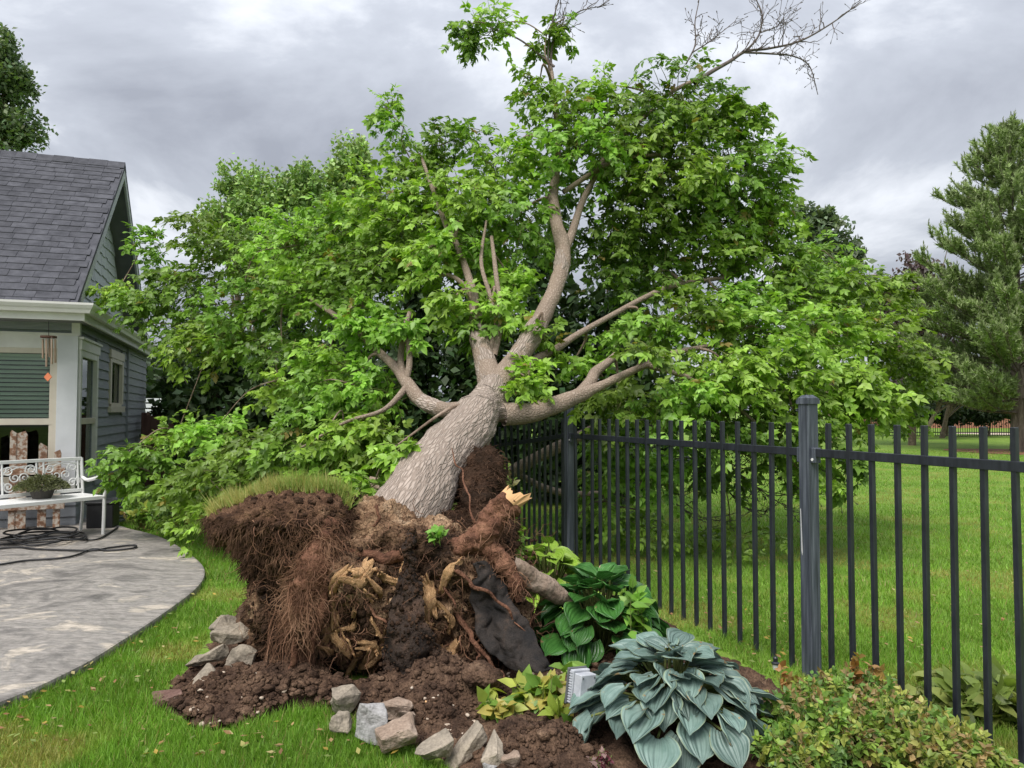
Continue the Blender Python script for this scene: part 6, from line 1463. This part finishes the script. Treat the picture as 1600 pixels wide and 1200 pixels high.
def hosta(name, label, centre, radius, height, n, L, Wd, mat, seed, squash=1.0):
    h = empty(name, centre); h.matrix_basis = Matrix.Translation(centre); tag(h, label, 'hosta'); rng = random.Random(seed); stems = Tubes()
    meshes = [hosta_leaf_mesh('leaf', L, Wd, rng.uniform(0.10, 0.45), rng.uniform(0.15, 0.5), rng.uniform(0.3, 0.9), mat, seed * 10 + k) for k in range(8)]
    for k in range(n):
        f = (k + 0.5) / n                                # 0 = outermost / lowest
        a = k * 2.39996 + rng.uniform(-.25, .25)
        r = radius * (1 - f) ** 0.62 * rng.uniform(0.85, 1.08); z = height * (0.16 + 0.84 * f ** 0.75) * rng.uniform(0.9, 1.08)
        p = Vector((r * math.cos(a) * 0.70, r * math.sin(a) * 0.66 * squash, z))
        sc = rng.uniform(0.78, 1.12) * (1.0 - 0.25 * f)
        pitch = math.radians(32 - 60 * f + rng.uniform(-22, 22))   # positive: blade tips down
        Mx = Matrix.Translation(p) @ Matrix.Rotation(a + rng.uniform(-.3, .3), 4, 'Z') @ Matrix.Rotation(pitch, 4, 'Y') @ Matrix.Rotation(rng.uniform(-.4, .4), 4, 'X') @ Matrix.Scale(sc, 4)
        o = obj('leaf', meshes[k % 8], None, h, False); o.matrix_basis = Mx
        c0_ = Vector((0.03 * math.cos(a), 0.03 * math.sin(a), 0.0)); stems.add(catmull([c0_, (c0_ + p) * 0.5 + Vector((0, 0, 0.05)), p], 7), np.linspace(0.008, 0.005, 7), 5)
    obj('stems', stems.mesh('stems'), M['green_twig'], h, False); return h
c = gnd(1050, 1155); hosta('blue_hosta', 'big blue green hosta beside the grey electrical box', (c.x, c.y, soil_z(c.x, c.y)), 0.52, 0.31, 100, 0.16, 0.20, 'hosta_blue', 3)
c = gnd(938, 1030); hosta('green_hosta', 'glossy dark green hosta between the root mass and the fence', (c.x, c.y, soil_z(c.x, c.y)), 0.50, 0.45, 95, 0.165, 0.195, 'hosta_green', 4)
c = gnd(868, 985); hosta('lime_hosta', 'lime green hosta behind the dark green hosta', (c.x - 0.03, c.y + 0.25, soil_z(c.x, c.y)), 0.40, 0.46, 50, 0.17, 0.16, 'hosta_lime', 6)

# ------------------------------------------------------------------ shrubs made of small leaves on stems
def leafy(name, label, cat, blobs, nst, leaf, cols, seed, per=9, group=None, parts=0, upw=0.4, stem_r=0.004, foot=None):
    """blobs: centre px,py,Y and half sizes (px, px, m)"""
    rng = np.random.default_rng(seed); b0 = at(blobs[0][0], blobs[0][1], blobs[0][2]); t = empty(name, (b0.x, b0.y, 0)); t.matrix_basis = Matrix.Translation((b0.x, b0.y, 0)); tag(t, label, cat, group)
    T = Tubes(); P = []; D = []; U = []; S = []; C = []; tot = sum(b[3] * b[4] for b in blobs)
    for (px, py, Y, rx, ry, rz) in blobs:
        c = np.array(at(px, py, Y)); R3 = np.array([rx * Y / FPX, rz, ry * Y / FPX])
        for k in range(int(nst * rx * ry / tot)):
            q = unit(rng.normal(0, 1, 3)) * rng.random() ** 0.4; tip = c + q * R3; g = np.array([c[0] + (tip[0] - c[0]) * 0.55, c[1] + (tip[1] - c[1]) * 0.55, 0.0]); g[2] = max(0.0, min(0.02, tip[2] - 0.05)) if foot is None else at(*foot).z
            if tip[2] < 0.03: tip[2] = 0.03 + 0.03 * rng.random()
            m = 6; Q = catmull([g, (g + tip) / 2 + rng.normal(0, .02, 3) + np.array([0, 0, .03]), tip], m); T.add(Q, np.linspace(stem_r, 0.0012, m), 3)
            dv = unit(tip - Q[-2])
            col = np.array(cols[rng.choice(len(cols))]); n = per
            s_ = rng.uniform(0, 1, n) ** 0.7; pos = Q[2] + (tip - Q[2]) * s_[:, None]
            P.append(pos); D.append(unit(dv * 0.5 + rng.normal(0, 0.75, (n, 3)) + np.array([0, -0.1, 0.05]))); U.append(unit(np.array([0, -0.35, 0.8]) + rng.normal(0, upw, (n, 3)))); S.append(leaf * rng.uniform(0.6, 1.3, n)); C.append(col * rng.uniform(0.75, 1.3, (n, 1)))
    obj('stems', T.mesh('stems'), M['green_twig'], t)['kind'] = 'stuff'
    P, D, U, S, C = np.vstack(P), np.vstack(D), np.vstack(U), np.concatenate(S), np.vstack(C)
    k = min(parts, len(P)); order = np.argsort(P[:, 1] - 0.3 * P[:, 2]); near, rest = order[:k], order[k:]
    if len(rest):
        V, Fc, c = leaflets(P[rest], D[rest], U[rest], S[rest], C[rest]); tag(obj('foliage', np_mesh('foliage', V, Fc, c), M['leaf'], t), kind='stuff')
    for i in near:
        V, Fc, c = leaflets(P[i:i + 1], D[i:i + 1], U[i:i + 1], S[i:i + 1], C[i:i + 1]); obj('leaf', np_mesh('leaf', V, Fc, c), M['leaf'], t)
    return t
YG = [(0.256, 0.333, 0.054), (0.166, 0.282, 0.048), (0.333, 0.371, 0.072), (0.128, 0.243, 0.042), (0.384, 0.333, 0.084)]
GR = [(0.115, 0.230, 0.042), (0.166, 0.294, 0.048), (0.243, 0.358, 0.060), (0.179, 0.294, 0.054), (0.307, 0.346, 0.072), (0.115, 0.205, 0.048), (0.282, 0.205, 0.084)]
leafy('low_shrub', 'low green shrub with small leaves at the near fence post', 'shrub', [(1290, 1130, 3.05, 100, 60, .30), (1250, 1180, 2.85, 70, 50, .2), (1330, 1075, 3.3, 90, 30, .2)], 760, 0.030, GR, 5, 11, parts=120)
leafy('low_shrub', 'low yellow green shrub at the right edge under the fence', 'shrub', [(1450, 1160, 2.85, 100, 50, .25), (1400, 1120, 3.05, 80, 40, .25), (1530, 1190, 2.75, 60, 40, .2)], 660, 0.030, [(0.282, 0.320, 0.072), (0.179, 0.282, 0.054), (0.358, 0.346, 0.096), (0.141, 0.243, 0.048), (0.230, 0.307, 0.060), (0.346, 0.243, 0.108)], 6, 11, parts=120)
leafy('wilted_plant', 'limp pale green plant lying behind the fence at the right', 'plant', [(1480, 1080, 3.55, 60, 26, .2), (1550, 1090, 3.4, 60, 34, .2), (1600, 1110, 3.3, 50, 34, .2)], 70, 0.10, [(0.20, 0.27, 0.06), (0.26, 0.30, 0.08), (0.16, 0.22, 0.05)], 7, 6, parts=90)
leafy('red_tipped_sprig', 'rust coloured leafy sprig rising between the fence pickets', 'plant', [(1345, 1035, 3.35, 22, 20, .05), (1370, 1045, 3.35, 18, 14, .05)], 16, 0.042, [(0.36, 0.17, 0.06), (0.30, 0.20, 0.06), (0.40, 0.24, 0.10)], 8, 7, parts=60)
leafy('red_tipped_sprig', 'rust coloured leafy sprig left of the near fence post', 'plant', [(1232, 1052, 3.4, 16, 18, .05)], 10, 0.04, [(0.36, 0.18, 0.06), (0.32, 0.22, 0.08)], 9, 7, parts=50)
leafy('yellow_green_plant', 'yellow green leafy plant left of the electrical box', 'plant', [(840, 1085, 3.45, 50, 34, .12), (870, 1070, 3.4, 34, 36, .10), (780, 1095, 3.4, 34, 22, .10), (880, 1130, 3.25, 26, 24, .08)], 62, 0.085, YG, 10, 6, parts=300)
leafy('maple_seedling', 'bright green seedling in front of the fence above the dark hosta', 'seedling', [(985, 925, 3.95, 20, 24, .08), (1000, 950, 3.95, 22, 18, .08)], 16, 0.085, [(0.20, 0.36, 0.05), (0.16, 0.32, 0.045)], 11, 5, parts=90)
leafy('weed_sprout', 'small fresh green sprout on top of the root mass', 'weed', [(682, 834, 3.80, 12, 10, .03)], 9, 0.05, [(0.17, 0.33, 0.06)], 12, 5, parts=45, foot=(682, 845, 3.85))
leafy('lime_undergrowth', 'lime green leaves behind the root mass beside the bent fence', 'plant', [(770, 890, 4.3, 20, 18, .1), (805, 840, 5.0, 22, 30, .15)], 26, 0.085, [(0.20, 0.34, 0.05), (0.14, 0.27, 0.04)], 13, 6, parts=60)
leafy('bronze_flower', 'small purple bronze plant at the foot of the blue hosta', 'plant', [(938, 1188, 2.9, 16, 18, .05)], 18, 0.03, [(0.13, 0.035, 0.05), (0.30, 0.20, 0.18), (0.10, 0.03, 0.04)], 14, 6, parts=60)
leafy('ground_plants', 'low dark leafy plants in the bed beside the house', 'plant', [(225, 800, 8.6, 30, 12, .2), (265, 806, 8.3, 30, 10, .2)], 60, 0.08, GR, 15, 6)
leafy('grass_tuft', 'tuft of leaves by the fence behind the broken root', 'plant', [(790, 745, 5.6, 16, 36, .1)], 22, 0.06, [(0.15, 0.20, 0.05), (0.20, 0.19, 0.07)], 16, 6, parts=60)

# ------------------------------------------------------------------ stones
def rock(name, label, px, py, wpx, hpx, Y, mat, seed, depth=0.7, rz=0.0, tilt=0.0, roll=0.0, group='broken edging stones round the bed', sharp=0.55, cat='stone'):
    rg = np.random.default_rng(seed); Y = (CAMH - 0.03 - 0.22 * hpx * Y / FPX) / ((py - 642) / FPX) if 7 <= seed <= 17 else Y; c = at(px, py, Y); w = wpx * Y / FPX; h = hpx * Y / FPX
    w *= 1.06; h *= 1.02; bm = bmesh.new(); n = 13
    P = rg.uniform(-0.5, 0.5, (n, 3)); P = np.sign(P) * (np.abs(P) * 2) ** (1 - sharp * 0.75) / 2
    for p in P: bm.verts.new(p * np.array([w, w * depth, h]))
    r_ = bmesh.ops.convex_hull(bm, input=bm.verts); bmesh.ops.delete(bm, geom=[g for g in r_['geom_interior'] if isinstance(g, bmesh.types.BMVert)], context='VERTS')
    bmesh.ops.dissolve_limit(bm, angle_limit=math.radians(14), verts=bm.verts, edges=bm.edges); bmesh.ops.bevel(bm, geom=list(bm.edges), offset=0.004, segments=1, affect='EDGES', clamp_overlap=True)
    bmesh.ops.triangulate(bm, faces=bm.faces); bmesh.ops.subdivide_edges(bm, edges=[e_ for e_ in bm.edges if e_.calc_length() > 0.025], cuts=1); bmesh.ops.triangulate(bm, faces=bm.faces); bmesh.ops.subdivide_edges(bm, edges=[e_ for e_ in bm.edges if e_.calc_length() > 0.025], cuts=1)
    bmesh.ops.triangulate(bm, faces=bm.faces)
    V = np.array([v.co[:] for v in bm.verts]); d = 0.007 * fbm(V * 30 + seed, 3, seed) + 0.014 * fbm(V * 9 + seed, 2, seed)
    bm.normal_update()
    for v, k, vv in zip(bm.verts, d, V): v.co += Vector(vv).normalized() * float(k)
    me = bpy.data.meshes.new(name); bm.to_mesh(me); bm.free()
    o = obj(name, me, M[mat]); o.location = c; o.rotation_euler = (tilt, roll, rz); return tag(o, label, cat, group)
rock('edging_stone', 'long grey slab at the top of the stone pile left of the roots', 366, 992, 76, 36, 4.0, 'stone_grey', 1, .6, .2, .1, -.12)
rock('edging_stone', 'narrow grey stone behind the long slab on the left pile', 352, 976, 44, 26, 4.1, 'stone_grey', 2, .6, .5, .2, -.5)
rock('edging_stone', 'flat grey stone sloping down to the grass on the left pile', 326, 1026, 64, 30, 3.92, 'stone_grey', 3, .6, .1, .1, -.55)
rock('edging_stone', 'upright grey stone leaning against the dark earth', 374, 1036, 42, 52, 3.82, 'stone_grey', 4, .6, .3, .1, .35)
rock('edging_stone', 'small wedge shaped grey stone low on the left pile', 324, 1060, 52, 36, 3.74, 'stone_grey', 5, .6, .4, .2, .45)
rock('edging_stone', 'flat red brown stone lying at the edge of the grass', 284, 1088, 80, 30, 3.62, 'stone_red', 6, .6, .3, .1, -.25)
rock('edging_stone', 'square pale grey stone tipped up in front of the hollow', 541, 1096, 46, 44, 3.52, 'stone_grey', 7, .7, .2, .35, .0, sharp=.7)
rock('edging_stone', 'pale grey block sunk in the grass under the tipped square stone', 535, 1128, 42, 34, 3.42, 'stone_grey', 8, .7, .1, 0, 0, sharp=.7)
rock('edging_stone', 'pitted whitish stone in the middle of the front row', 582, 1134, 44, 58, 3.34, 'stone_pale', 9, .8, .4, .1, .15, sharp=.6)
rock('edging_stone', 'flat tan stone behind the pitted whitish stone', 612, 1106, 66, 34, 3.42, 'stone_tan', 10, .7, .3, .15, .12)
rock('edging_stone', 'small tan wedge between the two large tan stones', 632, 1120, 40, 22, 3.36, 'stone_tan', 11, .7, .6, .1, .4)
rock('edging_stone', 'broad tan stone at the grass edge right of the whitish stone', 620, 1150, 62, 44, 3.26, 'stone_tan', 12, .8, .3, .1, -.2)
rock('edging_stone', 'grey triangular stone at the bottom edge between tan stone and slabs', 678, 1172, 62, 36, 3.14, 'stone_grey', 13, .7, .3, .2, -.3)
rock('edging_stone', 'large flat grey slab at the bottom edge of the bed', 742, 1182, 84, 44, 3.1, 'stone_grey', 14, .8, .2, .25, -.2)
rock('edging_stone', 'grey slab behind the large flat slab at the bottom edge', 722, 1166, 80, 30, 3.2, 'stone_grey', 15, .6, .4, .15, -.45)
rock('edging_stone', 'small tan stone at the right end of the bottom stones', 796, 1192, 36, 26, 3.05, 'stone_tan', 16, .8, .5, 0, 0)
rock('edging_stone', 'small pale stone at the bottom edge beside the tan stone', 766, 1198, 30, 24, 3.02, 'stone_pale', 17, .8, .5, 0, 0, sharp=.5)
for i, (px, py, w_, h_, lab) in enumerate([(556, 800, 52, 32, 'weathered wall block lowest left of the leaning trunk'), (574, 782, 54, 34, 'weathered wall block in the middle left of the leaning trunk'), (594, 762, 40, 30, 'weathered wall block highest left of the leaning trunk')]):
    rock('wall_block', lab, px, py, w_, h_, 5.3 + .15 * i, 'stone_tan', 30 + i, .8, .1, 0, 0, 'wall blocks beside the trunk', .9, 'stone')
# lumps of root-bound earth in front
for i, (px, py, w_, h_, Y, lab) in enumerate([(800, 1148, 52, 52, 3.2, 'root bound lump of earth in front of the yellow green plant'), (850, 1180, 70, 44, 3.05, 'broad lump of earth at the bottom left of the blue hosta'), (752, 1055, 64, 34, 3.55, 'rounded mound of earth under the black fabric')]):
    me2, V, N = fused('earth_lump', [(px, py, Y, w_ / 2 * Y / FPX, w_ / 2 * Y / FPX, h_ / 2 * Y / FPX)], 0.008)
    roughen(me2, V, N, [(0.02, 12, 'n'), (0.012, 35, 'n'), (0.005, 90, 'n')], 40 + i); o = obj('earth_lump', me2, M['soil']); tag(o, lab, 'earth lump', 'lumps of earth thrown up by the roots')
# stick
mb = MB(); mb.tube(catmull([tuple(at(688, 1134, 3.36)), tuple(at(720, 1134, 3.35)), tuple(at(765, 1126, 3.36)), tuple(at(800, 1120, 3.4))], 14), np.linspace(0.007, 0.004, 14), 7)
tag(mb.build('stick', M['branch_bark'], smooth=True), 'thin brown stick lying in the soil before the yellow green plant', 'stick')
mb = MB(); mb.tube([tuple(at(664, 1096, 3.42)), tuple(at(676, 1101, 3.42)), tuple(at(688, 1109, 3.42))], 0.006, 6); tag(mb.build('stick', M['wood'], smooth=True), 'short pale stick on the soil right of the tan stones', 'stick')

# ------------------------------------------------------------------ electrical box on its mount
eb = at(908, 1100, 3.22); ebx = empty('electrical_box', (eb.x, eb.y, 0)); ebx.matrix_basis = Matrix.Translation((eb.x, eb.y, 0)); tag(ebx, 'grey outdoor electrical box with dark back plate among the hostas', 'electrical box')
Mx = Matrix.Translation(at(908, 1073, 3.22)) @ Matrix.Rotation(math.radians(38), 4, 'Z') @ Matrix.Rotation(math.radians(8), 4, 'Y')
def eb_(name, a, mat, bev=0.003): m = MB(); m.box(*a, Mx); return m.build(name, M[mat], ebx, bevel=bev)
eb_('back_plate', (-0.055, 0.055, 0.028, 0.040, -0.075, 0.075), 'pvcdark')
eb_('housing', (-0.050, 0.050, 0.004, 0.026, -0.070, 0.070), 'pvc')
for k in range(12): eb_('rib', (-0.054, -0.0505, 0.006, 0.024, -0.064 + k * 0.011, -0.058 + k * 0.011), 'pvc', 0.001)
eb_('cover', (-0.043, 0.046, -0.040, 0.003, -0.055, 0.060), 'pvc')
for (x, z) in ((-0.032, -0.042), (0.035, -0.042), (-0.032, 0.047), (0.035, 0.047), (0.002, 0.0)):
    eb_('screw', (x - 0.004, x + 0.004, -0.043, -0.0405, z - 0.004, z + 0.004), 'pvcdark', 0.001)
m = MB(); m.tube([at(908, 1092, 3.24), (eb.x, eb.y + 0.02, -0.02)], 0.014, 8); m.build('stake', M['pvcdark'], ebx)
# small garden light
gl = gnd(1212, 1052); gle = empty('garden_light', (gl.x, gl.y, 0)); gle.matrix_basis = Matrix.Translation((gl.x, gl.y, 0)); tag(gle, 'small dark garden light on a stake left of the near fence post', 'garden light')
def gl_(name, prof, mat): lathe(prof, 14).build(name, M[mat], gle, ws=False)
gl_('stake', [(0.001, -0.02), (0.006, -0.02), (0.006, 0.02), (0.001, 0.02)], 'iron'); gl_('lens', [(0.001, 0.02), (0.014, 0.02), (0.017, 0.05), (0.001, 0.05)], 'scratch'); gl_('cap', [(0.001, 0.05), (0.021, 0.05), (0.021, 0.056), (0.012, 0.062), (0.013, 0.082), (0.008, 0.088), (0.001, 0.088)], 'iron')
